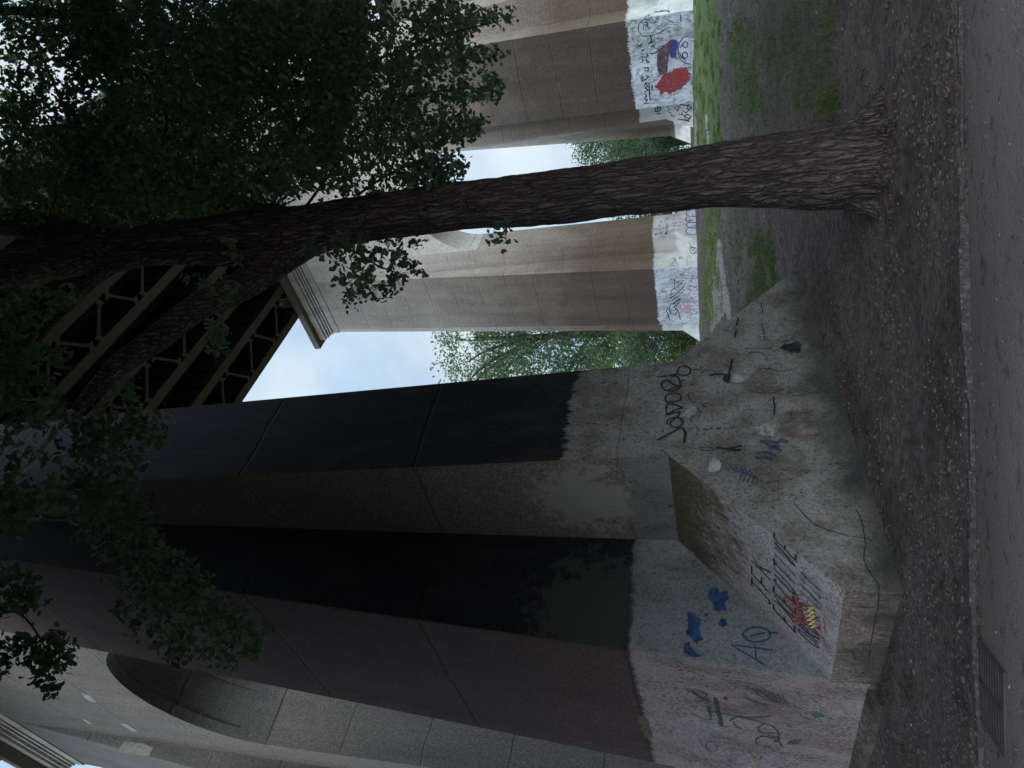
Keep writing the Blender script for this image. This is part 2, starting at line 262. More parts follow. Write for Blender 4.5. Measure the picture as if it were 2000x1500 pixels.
# ------------------------------------------------------------------ viaduct portals
def prism_v(mb, prof, va, vb, matf):
    """profile of (u,z) extruded along v from va(z) to vb(z)"""
    k = len(prof); p0 = [W(u, va(z), z) for u, z in prof]; p1 = [W(u, vb(z), z) for u, z in prof]
    mb.face(p0, matf('end-')); mb.face(list(reversed(p1)), matf('end+'))
    for i in range(k):
        j = (i+1) % k; mb.face([p0[j], p0[i], p1[i], p1[j]], matf(i))
def subdiv_heights(z0, z1, step=3): 
    k = max(1, int((z1-z0)/step)); return [z0+(z1-z0)*i/k for i in range(k+1)]
PARTS = {}
def portal(uc, g, zlow, label, first):
    root = empty('viaduct_pier', W(uc, V/2, zlow), label, 'bridge pier', 'concrete piers carrying the railway viaduct')
    m = (lambda a, b: M[a] if first else M[b])
    # pilasters: profile with flared foot
    def pil(v0f, v1f, name):
        prof = [(uc-C, zlow), (uc-C, g+ZT), (uc-A, g+ZF), (uc-A, H1+.03), (uc+A, H1+.03), (uc+A, g+ZF), (uc+C, g+ZT), (uc+C, zlow)]
        mb = MB(); mats = [m('p1_pil', 'p2_pil'), m('p1_black', 'p2_pil'), m('p1_ramp', 'p2_pil'), m('p1_toe', 'p2_pil')]
        def mf(i):
            if i in ('end-', 'end+'): return 1
            return {0: 3, 1: 2, 2: 0, 3: 0, 4: 0, 5: 2, 6: 3, 7: 3}[i]
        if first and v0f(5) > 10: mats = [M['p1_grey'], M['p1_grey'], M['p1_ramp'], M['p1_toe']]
        prism_v(mb, prof, v0f, v1f, mf); o = mb.obj(name, mats, root); PARTS.setdefault(root.name, {})[(name, len(PARTS.get(root.name, {})))] = o; fix_normals(o)
        bv = o.modifiers.new('Bevel', 'BEVEL'); bv.width = .03; bv.segments = 2; bv.limit_method = 'ANGLE'; return o
    pil(lambda z: KV*max(z, 0), lambda z: D+.02, 'pilaster'); pil(lambda z: E_-.02, lambda z: J, 'pilaster')
    pil(lambda z: V-J, lambda z: V-E_+.02, 'pilaster'); pil(lambda z: V-D-.02, lambda z: V-KV*max(z, 0), 'pilaster')
    # main shafts, battered along the track
    for (va, vb) in ((D, E_), (V-E_, V-D)):
        mb = MB(); bz = lambda z: A+(B0-A)*(1-z/H1); zt = H1+.02
        p = [W(uc-bz(zlow), va, zlow), W(uc+bz(zlow), va, zlow), W(uc+bz(zlow), vb, zlow), W(uc-bz(zlow), vb, zlow), W(uc-bz(zt), va, zt), W(uc+bz(zt), va, zt), W(uc+bz(zt), vb, zt), W(uc-bz(zt), vb, zt)]
        mb.hexa(p); mb.i = [0, 0, 1, 0, 1, 0]
        o = mb.obj('main_shaft', [m('p1_brown', 'p2_shaft'), m('p1_step', 'p2_pil')] if not (first and va > 10) else [M['p1_strip'], M['p1_strip']], root); fix_normals(o); PARTS[root.name][('main_shaft', len(PARTS[root.name]))] = o  # far piers: side faces paler, open-sky light put into the colour
        bv = o.modifiers.new('Bevel', 'BEVEL'); bv.width = .03; bv.segments = 2
        if first:
            mb = MB(); mb.hexa([W(uc-B0-.32, va+.0, -.3), W(uc-B0+.2, va+.0, -.3), W(uc-B0+.2, vb+.3, -.3), W(uc-B0-.32, vb+.3, -.3), W(uc-B0-.22, va+.0, .1), W(uc-B0+.2, va+.0, .18), W(uc-B0+.2, vb+.3, .2), W(uc-B0-.2, vb+.3, .06)])
            o = mb.obj('footing', [M['p1_toe']], root); fix_normals(o)
            bv = o.modifiers.new('Bevel', 'BEVEL'); bv.width = .05; bv.segments = 3
    # arch wall between the inner pilasters, with the round opening
    ctr, rad, zs = V/2, V/2-J, 15.4
    mb = MB(); N = 28
    arc = [(ctr-rad*math.cos(math.pi*i/N), zs+rad*math.sin(math.pi*i/N)) for i in range(N+1)]
    for su in (-1, 1):
        for i in range(N):
            (va, za), (vb, zb) = arc[i], arc[i+1]
            q = [W(uc+su*A, va, za), W(uc+su*A, vb, zb), W(uc+su*A, vb, H1+.03), W(uc+su*A, va, H1+.03)]
            mb.face(q if su < 0 else q[::-1], 0)
    for i in range(N):
        (va, za), (vb, zb) = arc[i], arc[i+1]
        # soffit with a sunk panel
        us = [-A, -A+.32, A-.32, A]; dep = [0, .0, .0, 0]
        for k in range(3):
            rise = .05 if (k == 1 and 3 <= i < N-3) else 0
            sc = (rad+rise)/rad
            w = lambda u, v, z: W(uc+u, ctr+(v-ctr)*sc, zs+(z-zs)*sc)
            mb.face([w(us[k], va, za), w(us[k+1], va, za), w(us[k+1], vb, zb), w(us[k], vb, zb)], 1)
            if rise:
                for uu in (us[1], us[2]):
                    mb.face([W(uc+uu, va, za), W(uc+uu, vb, zb), w(uu, vb, zb), w(uu, va, za)], 1)
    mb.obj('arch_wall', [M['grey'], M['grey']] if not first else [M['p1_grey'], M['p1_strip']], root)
    # cornice: fascia, stacked mouldings, overhanging slab
    levels = [(H1+.03, H1+.50, .045), (H1+.545, H1+.70, .10), (H1+.735, H1+.86, .17), (H1+.895, H1+1.06, .27), (H1+1.10, H1+1.55, .36), (H1+1.55, H1+2.0, .78)]
    mb = MB()
    vo = KV*H1
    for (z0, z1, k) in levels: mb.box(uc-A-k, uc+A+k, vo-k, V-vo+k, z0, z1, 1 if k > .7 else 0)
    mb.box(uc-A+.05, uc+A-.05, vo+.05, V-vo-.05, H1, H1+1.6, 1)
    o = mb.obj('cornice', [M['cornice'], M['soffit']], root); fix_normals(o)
    bv = o.modifiers.new('Bevel', 'BEVEL'); bv.width = .025; bv.segments = 2
    return root
P1 = portal(0, 0, -1.2, 'nearest dark viaduct pier with white graffiti band and sloping buttress foot', True)
P2 = portal(L, 1.65, 1.2, 'brown arched viaduct pier behind the tree trunk with red and black graffiti on white', False)
P3 = portal(2*L, 3.3, 2.6, 'farthest viaduct pier, a pale strip seen through the arch behind the tree', False)
# ------------------------------------------------------------------ steel spans
def span(u0, u1, label):
    root = empty('bridge_span', W((u0+u1)/2, V/2, HD), label, 'bridge span', 'steel spans between the viaduct piers')
    vs = [2.3, 4.25, 6.34, 8.28, 10.19, 12.23, 14.31, 16.51]
    zf, zt = HD, HD+2.3
    for k, v in enumerate(vs):
        mb = MB(); mb.box(u0, u1, v-.24, v+.24, zf, zf+.05, 0); mb.box(u0, u1, v-.02, v+.02, zf+.05, zt, 1)
        uu = u0+.5
        while uu < u1:
            mb.box(uu-.05, uu+.05, v-.16, v-.02, zf+.05, zt, 1); mb.box(uu-.05, uu+.05, v+.02, v+.16, zf+.05, zt, 1); uu += 1.45
        o = mb.obj('girder', [M['steel'], M['dsteel']], root)
    for k in range(0, 8, 2):
        va, vb = vs[k]+.24, vs[k+1]-.24; mb = MB(); pitch = 2.35; uu = u0+.6; side = 0; zc = zf+.06
        while uu+pitch/2 < u1:
            a, b = (va, vb) if side == 0 else (vb, va)
            mb.bar(W(uu, a, zc), W(uu+pitch*.62, b, zc), .13, .10)
            mb.bar(W(uu+pitch*.62+.25, b, zc+.012), W(uu+pitch+.1, a, zc+.012), .13, .10) if side == 0 and False else None
            # gusset plates
            for (ug, vg, s) in ((uu, a, 1 if a < b else -1), (uu+pitch*.62, b, 1 if b < a else -1)):
                mb.face([W(ug-.38, vg-s*.02, zc-.055), W(ug+.38, vg-s*.02, zc-.055), W(ug+.2, vg+s*.3, zc-.055), W(ug-.2, vg+s*.3, zc-.055)])
            uu += pitch*.62+.28; side = 1-side
        mb.obj('lattice_bracing', [M['steel']], root)
    mb = MB(); mb.box(u0, u1, .9, V-3.3, zt+.01, zt+.55); mb.box(u0, u1, .6, .95, zt+.01, zt+1.0); mb.box(u0, u1, V-3.35, V-3.0, zt+.01, zt+1.0)
    mb.obj('track_deck', [M['dsteel']], root)
    return root
span(-L+.3, -.3, 'dark steel girder span at the upper corner, running back from the nearest pier')
span(.3, L-.3, 'dark steel girder span with tan lattice bracing overhead between nearest and second pier')
span(L+.3, 2*L-.3, 'far steel girder span running on behind the second pier')
# ------------------------------------------------------------------ graffiti (thin paint on the walls)
def crom(pl, k=5):
    o = []
    for i in range(len(pl)-1):
        p0, p1, p2, p3 = pl[max(0, i-1)], pl[i], pl[i+1], pl[min(len(pl)-1, i+2)]
        for s in range(k):
            t = s/k; o.append(tuple(.5*((2*b)+(c-a)*t+(2*a-5*b+4*c-d)*t*t+(3*b-a-3*c+d)*t**3) for a, b, c, d in zip(p0, p1, p2, p3)))
    return o+[pl[-1]]
OWNER = {}
def strokes(name, plane, lst, mat, wpx, parent, z0, eps=.006, smooth=False):
    """one mesh per tag: strokes that lie close together belong to one tag"""
    bb = []
    for it in lst:
        pl = it[0] if isinstance(it, tuple) else it
        bb.append([min(q[0] for q in pl), max(q[0] for q in pl), min(q[1] for q in pl), max(q[1] for q in pl)])
    grp = list(range(len(lst)))
    for i in range(len(lst)):
        for j in range(i):
            a, b = bb[i], bb[j]; gx = max(0, a[0]-b[1], b[0]-a[1]); gy = max(0, a[2]-b[3], b[2]-a[3])
            lim = .38*max(a[1]-a[0], a[3]-a[2], b[1]-b[0], b[3]-b[2])
            if math.hypot(gx, gy) < lim and grp[i] != grp[j]:
                g0, g1 = grp[i], grp[j]; grp = [g1 if g == g0 else g for g in grp]
    for g in dict.fromkeys(grp): tag_mesh(name, plane, [lst[i] for i in range(len(lst)) if grp[i] == g], mat, wpx, parent, z0, eps, smooth)
def tag_mesh(name, plane, lst, mat, wpx, parent, z0, eps, smooth):
    parent = OWNER.get(id(plane), parent)
    """lst: list of (polyline in zoomed picture points); z0: (x, y, scale) of that zoom"""
    p, nrm = plane; nrm = nrm.normalized()
    if (EYEP-p).dot(nrm) < 0: nrm = -nrm
    mb = MB(); e = eps
    for item in lst:
        pl, w = (item, wpx) if not isinstance(item, tuple) else item
        if smooth and len(pl) > 2: pl = crom(pl)
        pts = [on_plane(z0[0]+q[0]/z0[2], z0[1]+q[1]/z0[2], p, nrm)+nrm*e for q in pl]
        t = (pts[0]-EYEP).dot(FWD); hw = w/z0[2]/F*t/2
        pts2 = [pts[0]]
        for q in pts[1:]:
            if (q-pts2[-1]).length > hw*.4: pts2.append(q)
        pts = pts2
        if len(pts) < 2: continue
        L_, R_ = [], []
        for i, q in enumerate(pts):
            a = (pts[i]-pts[i-1]).normalized() if i else None; b = (pts[i+1]-pts[i]).normalized() if i+1 < len(pts) else None
            d = (a+b if a and b else (a or b))
            if d.length < .3: d = b or a
            d.normalize(); s = nrm.cross(d); k = 1.
            if a and b: k = min(1.6, 1/max(.5, abs(s.dot(nrm.cross(a)))))
            hh = hw*random.uniform(.85, 1.15); L_.append(q+s*hh*k); R_.append(q-s*hh*k)
        b0 = len(mb.v); mb.v += [tuple(q) for pr in zip(L_, R_) for q in pr]
        for i in range(len(pts)-1): k0 = b0+2*i; mb.f.append((k0, k0+1, k0+3, k0+2)); mb.i.append(0)
        e += .0006
    return mb.obj(name, [mat], parent)
def blob(name, plane, polys, mat, parent, z0, eps=.005, jag=0):
    parent = OWNER.get(id(plane), parent)
    p, nrm = plane; nrm = nrm.normalized()
    if (EYEP-p).dot(nrm) < 0: nrm = -nrm
    e = eps
    for pl in polys:
        mb = MB(); out = []
        for i, q in enumerate(pl):
            r = pl[(i+1) % len(pl)]; K = 6 if jag else 1
            for k in range(K):
                x = q[0]+(r[0]-q[0])*k/K; y = q[1]+(r[1]-q[1])*k/K
                if jag: x += random.uniform(-jag, jag); y += random.uniform(-jag, jag)
                out.append(on_plane(z0[0]+x/z0[2], z0[1]+y/z0[2], p, nrm)+nrm*e)
        mb.face(out); e += .0006; o = mb.obj(name, [mat], parent)
    return o
def ell(cx, cy, rx, ry, a0=0, a1=360, k=18, rot=0):
    o = []; c, s = math.cos(math.radians(rot)), math.sin(math.radians(rot))
    for i in range(k+1):
        t = math.radians(a0+(a1-a0)*i/k); x, y = rx*math.cos(t), ry*math.sin(t); o.append((cx+x*c-y*s, cy+x*s+y*c))
    return o
FONT = {'J': [[(.1, 1), (.9, 1)], [(.55, 1), (.5, .1), (.3, 0), (.05, .12)]], 'F': [[(0, 0), (.1, 1), (.9, 1)], [(.05, .5), (.6, .5)]], 'K': [[(.05, 0), (.1, 1)], [(.8, 1), (.1, .45), (.35, .55), (.85, 0)]],
 'E': [[(.85, 1), (.1, 1), (.05, 0), (.85, 0)], [(.08, .5), (.6, .5)]], 'X': [[(0, 0), (.85, 1)], [(.1, 1), (.8, 0)]], 'C': [[(.85, .9), (.4, 1), (.05, .5), (.35, 0), (.85, .12)]], 'U': [[(.05, 1), (.1, .1), (.45, 0), (.8, .15), (.85, 1)]],
 'T': [[(0, 1), (.95, 1)], [(.5, 1), (.45, 0)]], 'I': [[(.45, 1), (.4, 0)]], 'V': [[(.05, 1), (.4, 0), (.85, 1)]], 'O': [ell(.45, .5, .4, .5, 0, 360, 12)], 'R': [[(.05, 0), (.1, 1), (.7, .9), (.7, .55), (.1, .48), (.85, 0)]],
 'D': [[(.05, 0), (.1, 1), (.7, .8), (.8, .35), (.05, 0)]], '1': [[(.25, .8), (.5, 1), (.45, 0)]], 'A': [[(0, 0), (.45, 1), (.85, 0)], [(.2, .4), (.65, .4)]], 'S': [[(.8, .9), (.4, 1), (.1, .8), (.7, .35), (.5, 0), (.05, .1)]],
 'M': [[(0, 0), (.1, 1), (.45, .35), (.8, 1), (.9, 0)]], 'N': [[(.05, 0), (.1, 1), (.75, 0), (.8, 1)]], 'L': [[(.1, 1), (.1, 0), (.7, 0)]], '6': [[(.7, 1), (.15, .5), (.2, .05), (.65, .05), (.7, .4), (.2, .45)]]}
def word(txt, org, adv, up, gap=.22):
    out = []; k = len(txt); cell = 1/(k)
    for i, ch in enumerate(txt):
        for st in FONT.get(ch, []):
            out.append([(org[0]+adv[0]*(i+x*(1-gap))*cell+up[0]*y+random.uniform(-3, 3), org[1]+adv[1]*(i+x*(1-gap))*cell+up[1]*y+random.uniform(-3, 3)) for x, y in st])
    return out
slopev = (W(-A, 0, ZF)-W(-C, 0, ZT)); nr = slopev.cross(Vv)
RAMP = (W(-C, 1, ZT), nr); OUT = (W(0, 0, 0), (W(0, KV, 1)-W(0, 0, 0)).cross(Uv)); STEP = (W(0, D, 0), Vv)
bzf = lambda z: A+(B0-A)*(1-z/H1)
PLUS = (W(-bzf(0), 3, 0), (W(-bzf(10), 3, 10)-W(-bzf(0), 3, 0)).cross(Vv))
def part(root, i): return list(PARTS[root.name].values())[i]
TOE = (W(-C, 1, 0), Uv)
for pl_, i_ in ((RAMP, 0), (OUT, 0), (TOE, 0), (STEP, 4), (PLUS, 4)): OWNER[id(pl_)] = part(P1, i_)
z7 = (1300, 1000, 5.0); z8 = (1200, 975, 2.857); z6 = (1200, 450, 2.857)
strokes('graffiti_lettering', RAMP, word('JFK', (1030, 920), (0, -370), (-185, -190))+word('EXECUTIVE', (1265, 1170), (15, -790), (-205, -215)), M['paint_blk'], 23, P1, z7)
strokes('graffiti_lettering', RAMP, word('ORDER', (1495, 1345), (20, -330), (-195, -170))+word('11110', (1525, 985), (10, -300), (-205, -200)), M['paint_blk'], 18, P1, z7, .007)
strokes('graffiti_lettering', RAMP, [[(1160+i*14, 840+i*38), (1300+i*12, 800+i*42), (1230+i*10, 860+i*40), (1420+i*6, 930+i*40)] for i in range(7)]+[[(1550, 1030), (1570, 1190)], [(1510, 1070), (1530, 1180)], [(1500, 1190), (1590, 1300)]], M['paint_red'], 12, P1, z7, .010)
strokes('graffiti_lettering', RAMP, [[(1350+i*12, 930+i*40), (1450+i*8, 920+i*44), (1380+i*12, 975+i*38)] for i in range(5)], M['paint_yel'], 16, P1, z7, .012)
strokes('graffiti_lettering', STEP, [[(640, 1300), (760, 1370), (880, 1440), (970, 1500)], [(640, 1300), (850, 1325), (1050, 1352)], [(872, 1290), (885, 1450)], ell(890, 1200, 135, 72), [(830, 1215), (900, 1195), (975, 1180)], [(1010, 1195), (1040, 1180), (1095, 1185)]], M['paint_blue'], 18, P1, z7)
blob('graffiti', STEP, [[(430, 750), (500, 740), (530, 800), (600, 760), (610, 850), (570, 880), (600, 960), (470, 965), (460, 890), (420, 840)], [(210, 990), (290, 980), (300, 1030), (350, 1040), (330, 1130), (340, 1200), (370, 1240), (300, 1290), (250, 1230), (200, 1190), (220, 1090)], ell(560, 1085, 40, 45, k=10), [(180, 1290), (230, 1260), (250, 1330), (300, 1380), (370, 1410), (300, 1420), (180, 1385)], [(380, 995), (420, 1000), (415, 1030), (375, 1020)]], M['paint_blue'], P1, z7, .005, 9)
zT = (1260, 690, 7.5); zR = (1420, 560, 4.413); zP = (1300, 1280, 5.0)
strokes('graffiti_lettering', OUT, [([(170, 1275), (260, 1235), (400, 1160), (490, 1108), (555, 1110), (590, 1180), (580, 1260), (570, 1315)], 42), [(330, 1045), (320, 1010), (360, 970), (450, 945), (535, 965), (555, 1010), (520, 1070), (440, 1090), (380, 1060), (375, 1010), (440, 960), (490, 920), (515, 860)],
 [(520, 862), (420, 878), (318, 915)], [(318, 915), (308, 830), (315, 750)], [(315, 750), (420, 752), (560, 805)], [(560, 805), (440, 835), (330, 900)], [(320, 720), (295, 660), (335, 605), (440, 590), (520, 620), (515, 685), (430, 715), (310, 722)],
 [(250, 500), (240, 450), (270, 415), (340, 415), (430, 470), (520, 480)], [(520, 480), (430, 512), (310, 550), (250, 500)], [(310, 555), (420, 560), (500, 520), (522, 470), (500, 395), (465, 348), (380, 335), (280, 345), (170, 355)], [(495, 440), (540, 410), (585, 393)],
 [(380, 335), (460, 310), (480, 240), (540, 200), (610, 200), (660, 245), (650, 305), (570, 332), (480, 312)], ([(660, 245), (740, 245), (800, 240), (825, 220)], 16)], M['paint_blk'], 30, P1, zT, smooth=True)
strokes('graffiti_lettering', OUT, [[(820, 300), (880, 255), (960, 250), (1035, 290)], ([(950, 330), (1040, 310), (1140, 312), (1190, 330)], 40), ([(1285, 85), (1265, 130), (1245, 155)], 30), [(1265, 190), (1275, 240)], [(690, 580), (640, 590), (632, 640), (685, 710), (750, 725)], [(650, 470), (720, 450)], [(750, 1105), (800, 1112)], [(850, 1112), (930, 1132)], ([(940, 1105), (990, 1110)], 22), ([(1050, 1095), (1110, 1105)], 18), [(790, 1385), (900, 1380), (1000, 1395)], [(800, 1420), (900, 1430), (1000, 1425)], ([(1040, 1388), (1180, 1400), (1300, 1385), (1420, 1355)], 34), ([(1180, 1400), (1300, 1420), (1400, 1425)], 46), [(740, 1195), (770, 1200)], [(830, 755), (930, 740)]], M['paint_blk'], 15, P1, zT, .008, True)
blob('graffiti', OUT, [[(1150, 340), (1200, 310), (1225, 260), (1255, 290), (1250, 390), (1225, 440), (1180, 420), (1135, 400)]], M['paint_blk'], P1, zT, .007, 8)
blob('graffiti', OUT, [[(540, 890), (640, 800), (750, 770), (745, 870), (640, 940), (560, 930)], [(1290, 300), (1420, 330), (1460, 420), (1340, 440), (1280, 400)]], paint('grey_touch_up_paint', (.27, .28, .29), .85, .2), P1, zT, .004, 14)
blob('graffiti', OUT, [[(530, 1300), (560, 1265), (600, 1300), (590, 1340), (520, 1350)]], paint('pale_touch_up_paint', (.33, .345, .36), .85, .2), P1, z6, .004, 5)
strokes('graffiti_lettering', OUT, [[(150, 535), (250, 533), (370, 535), (400, 560), (450, 545)], [(250, 720), (350, 708), (450, 730), (560, 722)], ([(405, 950), (400, 990), (410, 1030), (405, 1110)], 14), ([(95, 270), (82, 340)], 18), ([(82, 380), (66, 440)], 18), [(290, 140), (305, 200), (300, 240)], [(300, 330), (318, 400), (325, 460)], ([(45, 625), (28, 700), (12, 760)], 18), [(180, 570), (300, 575), (360, 640)], [(220, 910), (380, 920), (480, 880)], [(560, 950), (680, 930), (800, 905)]], M['paint_blk'], 8, P1, zR, .008, True)
blob('graffiti', OUT, [[(450, 530), (500, 492), (555, 502), (575, 478), (620, 482), (640, 520), (620, 560), (560, 562), (500, 552)]], M['paint_blk'], P1, zR, .006, 10)
blob('graffiti', OUT, [[(450, 1110), (520, 1080), (640, 1060), (760, 1070), (700, 1130), (800, 1180), (780, 1260), (640, 1290), (540, 1290), (450, 1240)]], paint('maroon_smear', (.13, .105, .098), .9, .5, 9, 1., 7), P1, zR, .004, 16)
blob('graffiti', OUT, [[(250, 1220), (330, 1190), (420, 1190), (400, 1290), (330, 1300), (270, 1270)], [(190, 1020), (260, 1030), (260, 1080), (200, 1070)]], paint('buff_smear', (.27, .255, .235), .9, .3, 9, .95, 9), P1, zR, .005, 14)
FB = paint('faded_blue_marker', (.045, .055, .10), .8, .5, 12)
strokes('graffiti_lettering', OUT, [[(280, 1340), (350, 1330), (430, 1345), (480, 1310)], [(330, 1350), (380, 1380), (450, 1370)], [(360, 1400), (420, 1390), (470, 1420)], [(250, 1440), (330, 1430), (420, 1460)], [(240, 1480), (320, 1470), (400, 1495)], [(480, 1330), (530, 1340)]], FB, 26, P1, zR, .009, True)
strokes('graffiti_lettering', OUT, [[(650+i*26, 1310+i*10+random.uniform(-14, 14)), (690+i*22, 1350+i*8), (720+i*20, 1340+i*12), (690+i*26, 1410)] for i in range(6)], FB, 7, P1, z6, .009, True)
strokes('crack', OUT, [[(1345, 60), (1375, 110), (1390, 180), (1400, 260), (1392, 330), (1420, 400), (1470, 470)], [(1330, 210), (1400, 220), (1440, 240)], [(1000, 20), (1100, 130), (1180, 170), (1300, 205)]], M['paint_blk'], 5, P1, z8, .007, True)
strokes('crack', TOE, [[(1475, 478), (1470, 600), (1445, 720), (1425, 850), (1410, 960)], [(1320, 840), (1345, 890)]], M['paint_blk'], 6, P1, z8, .007, True)
strokes('graffiti_lettering', PLUS, [([(485, 410), (495, 460), (510, 530), (530, 610), (547, 690)], 42), ([(430, 540), (540, 558), (720, 598), (900, 640), (1040, 690), (1105, 755), (1085, 800), (1000, 772)], 15), [(625, 635), (700, 595), (850, 605), (1030, 590)], [(660, 640), (690, 690), (750, 720)], ([(1040, 755), (930, 752), (908, 700), (960, 670)], 13), ([(895, 865), (885, 815), (950, 785), (1055, 808)], 16), ([(960, 885), (1035, 890)], 20), [(1060, 820), (1100, 830), (1135, 885)], [(1060, 840), (1120, 800)],
 ([(330, 630), (480, 656)], 13), ([(240, 555), (330, 600), (430, 622), (440, 570), (400, 520)], 12), ([(412, 485), (425, 530), (440, 580)], 26), [(200, 320), (300, 380), (380, 425), (430, 440)], [(300, 442), (370, 430), (430, 412)], [(250, 330), (340, 400), (402, 382), (350, 342), (280, 335)], [(570, 395), (610, 415)], [(560, 405), (600, 435)]], M['paint_blk'], 16, P1, zP, .007, True)
strokes('graffiti_lettering', PLUS, [[(800+i*42+random.uniform(-12, 12), 300+i*9), (870+i*36, 350+i*10), (930+i*32, 380+i*9+random.uniform(-15, 15)), (1000+i*26, 440+i*5)] for i in range(9)]+[[(760+i*30, 400+i*12), (850+i*28, 440+i*10), (930+i*25, 470+i*4)] for i in range(4)], paint('faded_navy_marker', (.065, .06, .075), .9, .4, 20), 15, P1, zP, .009, True)
strokes('graffiti_lettering', PLUS, [[(390, 860), (420, 920), (480, 935), (505, 900), (470, 855), (420, 840), (388, 880), (410, 930), (470, 960)], [(325, 820), (345, 860), (370, 890)], [(520, 800), (600, 810), (680, 830)], [(560, 850), (650, 860), (760, 880)], [(600, 900), (700, 920), (780, 950)], [(500, 1000), (560, 1040), (640, 1060)], [(600, 1020), (700, 1060), (760, 1055)], [(820, 920), (850, 980), (920, 1010), (940, 960)]], paint('faded_grey_blue_marker', (.075, .075, .10), .9, .4, 20), 9, P1, zP, .009, True)
blob('graffiti', PLUS, [[(1170, 862), (1250, 820), (1335, 825), (1320, 850), (1270, 875)]], paint('smudged_marker', (.065, .058, .062), .9), P1, zP, .004, 8)
blob('graffiti', PLUS, [[(1410, 570), (1470, 545), (1540, 570), (1550, 600), (1480, 600)]], paint('teal_paint', (.035, .10, .09), .8, .4, 20), P1, zP, .006, 9)
blob('graffiti', PLUS, [[(820, 940), (850, 950), (880, 1040), (920, 1080), (880, 1090), (850, 1030)]], paint('ochre_paint', (.22, .18, .09), .8, .4, 20), P1, zP, .006, 7)
blob('paint_patch', PLUS, [[(1230, 990), (1310, 1000), (1375, 1150), (1360, 1240), (1280, 1170), (1240, 1060)]], paint('tan_scrape', (.085, .066, .045), .9, .3, 9), P1, (1000, 1200, 5.), .005, 14)
def scribbles(plane, poly, cnt, sz, mat, w, parent, z0, eps=.003):
    st = random.getstate(); random.seed(99); k = 0
    xs_ = [p[0] for p in poly]; ys_ = [p[1] for p in poly]; out = []
    while k < cnt:
        x, y = random.uniform(min(xs_), max(xs_)), random.uniform(min(ys_), max(ys_))
        if not inside_poly(poly, x, y): continue
        k += 1; pl = []; ph = random.uniform(0, 6); n_ = random.randint(7, 12); a = random.uniform(-.5, .5)-1.57
        for i in range(n_):
            u = (i/n_-.5)*sz*1.3; v = math.sin(i*1.9+ph)*sz*random.uniform(.25, .5); pl.append((x+u*math.cos(a)-v*math.sin(a), y+u*math.sin(a)+v*math.cos(a)))
        out.append(pl)
    random.setstate(st)
    for pl in out: tag_mesh('graffiti_lettering', plane, [pl], mat, w, parent, z0, eps, True); eps += .0002
def inside_poly(poly, x, y):
    r = False; j = len(poly)-1
    for i in range(len(poly)):
        xi, yi = poly[i]; xj, yj = poly[j]
        if (yi > y) != (yj > y) and x < (xj-xi)*(y-yi)/(yj-yi)+xi: r = not r
        j = i
    return r
OLD = paint('weathered_marker', (.15, .13, .135), .9, .5, 25)
scribbles(PLUS, [(200, 150), (1000, 250), (1500, 420), (1500, 850), (600, 1050), (300, 700)], 16, 130, OLD, 9, P1, zP)
scribbles(OUT, [(640, 760), (1050, 700), (1120, 1000), (900, 1380), (560, 1250)], 12, 90, paint('weathered_paint', (.13, .125, .12), .9, .5, 25), 6, P1, z6)
# repaired cream patch and pale touch-ups on the far leg of the nearest pier
fw = (W(-A, 10, 0), Uv); FSTEP = (W(0, V-E_, 0), Vv); OWNER[id(FSTEP)] = part(P1, 5)
for pl, mt in ((((845, 830), (880, 850)), None),): pass
zc = (0, 1200, 5.0)
blob('paint_patch', FSTEP, [[(1160, 1310), (1220, 1245), (1390, 1260), (1500, 1300), (1450, 1390), (1180, 1340)]], M['paint_cream'], P1, zc, .01, 4)
blob('paint_patch', fw, [[(800, 765), (880, 790), (945, 855), (890, 850), (830, 810)], [(800, 1020), (850, 1030), (915, 1070), (860, 1065)], [(1170, 1060), (1240, 1070), (1350, 1140), (1290, 1140)]], M['paint_wht'], P1, zc, .01)
# second pier
bl = lambda z: L-bzf(z)
A2 = (W(bl(5), V-4, 5), (W(bl(12), 3, 12)-W(bl(2), 3, 2)).cross(Vv)); A2p = (W(L-A, V-E_, 4), Uv); A2j = (W(L, V-J, 4), Vv); B2p = (W(bl(5), 4, 5), (W(bl(12), 3, 12)-W(bl(2), 3, 2)).cross(Vv))
A2s = (W(L, V-E_, 4), Vv)
for pl_, i_ in ((A2, 5), (A2s, 5), (A2j, 2), (B2p, 4)): OWNER[id(pl_)] = part(P2, i_)
g7 = (1220, 380, 7.143); g8 = (1220, 540, 7.143); g5 = (1200, 0, 7.143); g6 = (1200, 180, 7.143)
strokes('graffiti_lettering', A2, [[(690, 30), (705, 180)], [(830, 50), (720, 160), (650, 190), (645, 310), (840, 130)], [(655, 290), (830, 170), (800, 230), (660, 330), (790, 260), (670, 390), (780, 300), (690, 430), (770, 350), (700, 470), (780, 400), (770, 460)], ell(680, 450, 55, 80, 0, 330), [(745, 470), (780, 600)], [(570, 590), (600, 580), (580, 540), (625, 560), (600, 510), (630, 610)], [(585, 410), (600, 450), (580, 480), (610, 520)]], M['paint_blk'], 11, P2, g8)
strokes('graffiti_lettering', A2, [ell(730, 310, 155, 85, 0, 360), [(540, 305), (580, 300)], [(590, 335), (640, 330)]], paint('grey_marker', (.25, .26, .29), .8), 9, P2, g8, .012)
strokes('graffiti_lettering', A2, [[(900, 340), (990, 360)], ell(850, 380, 35, 30), [(870, 400), (890, 440), (780, 460)], ell(880, 460, 45, 40), [(880, 540), (900, 530)], [(960, 140), (1050, 120), (1000, 190), (1080, 180), (1040, 150)], [(770, 440), (800, 490), (840, 480)]], M['paint_rust'], 14, P2, g8, .014)
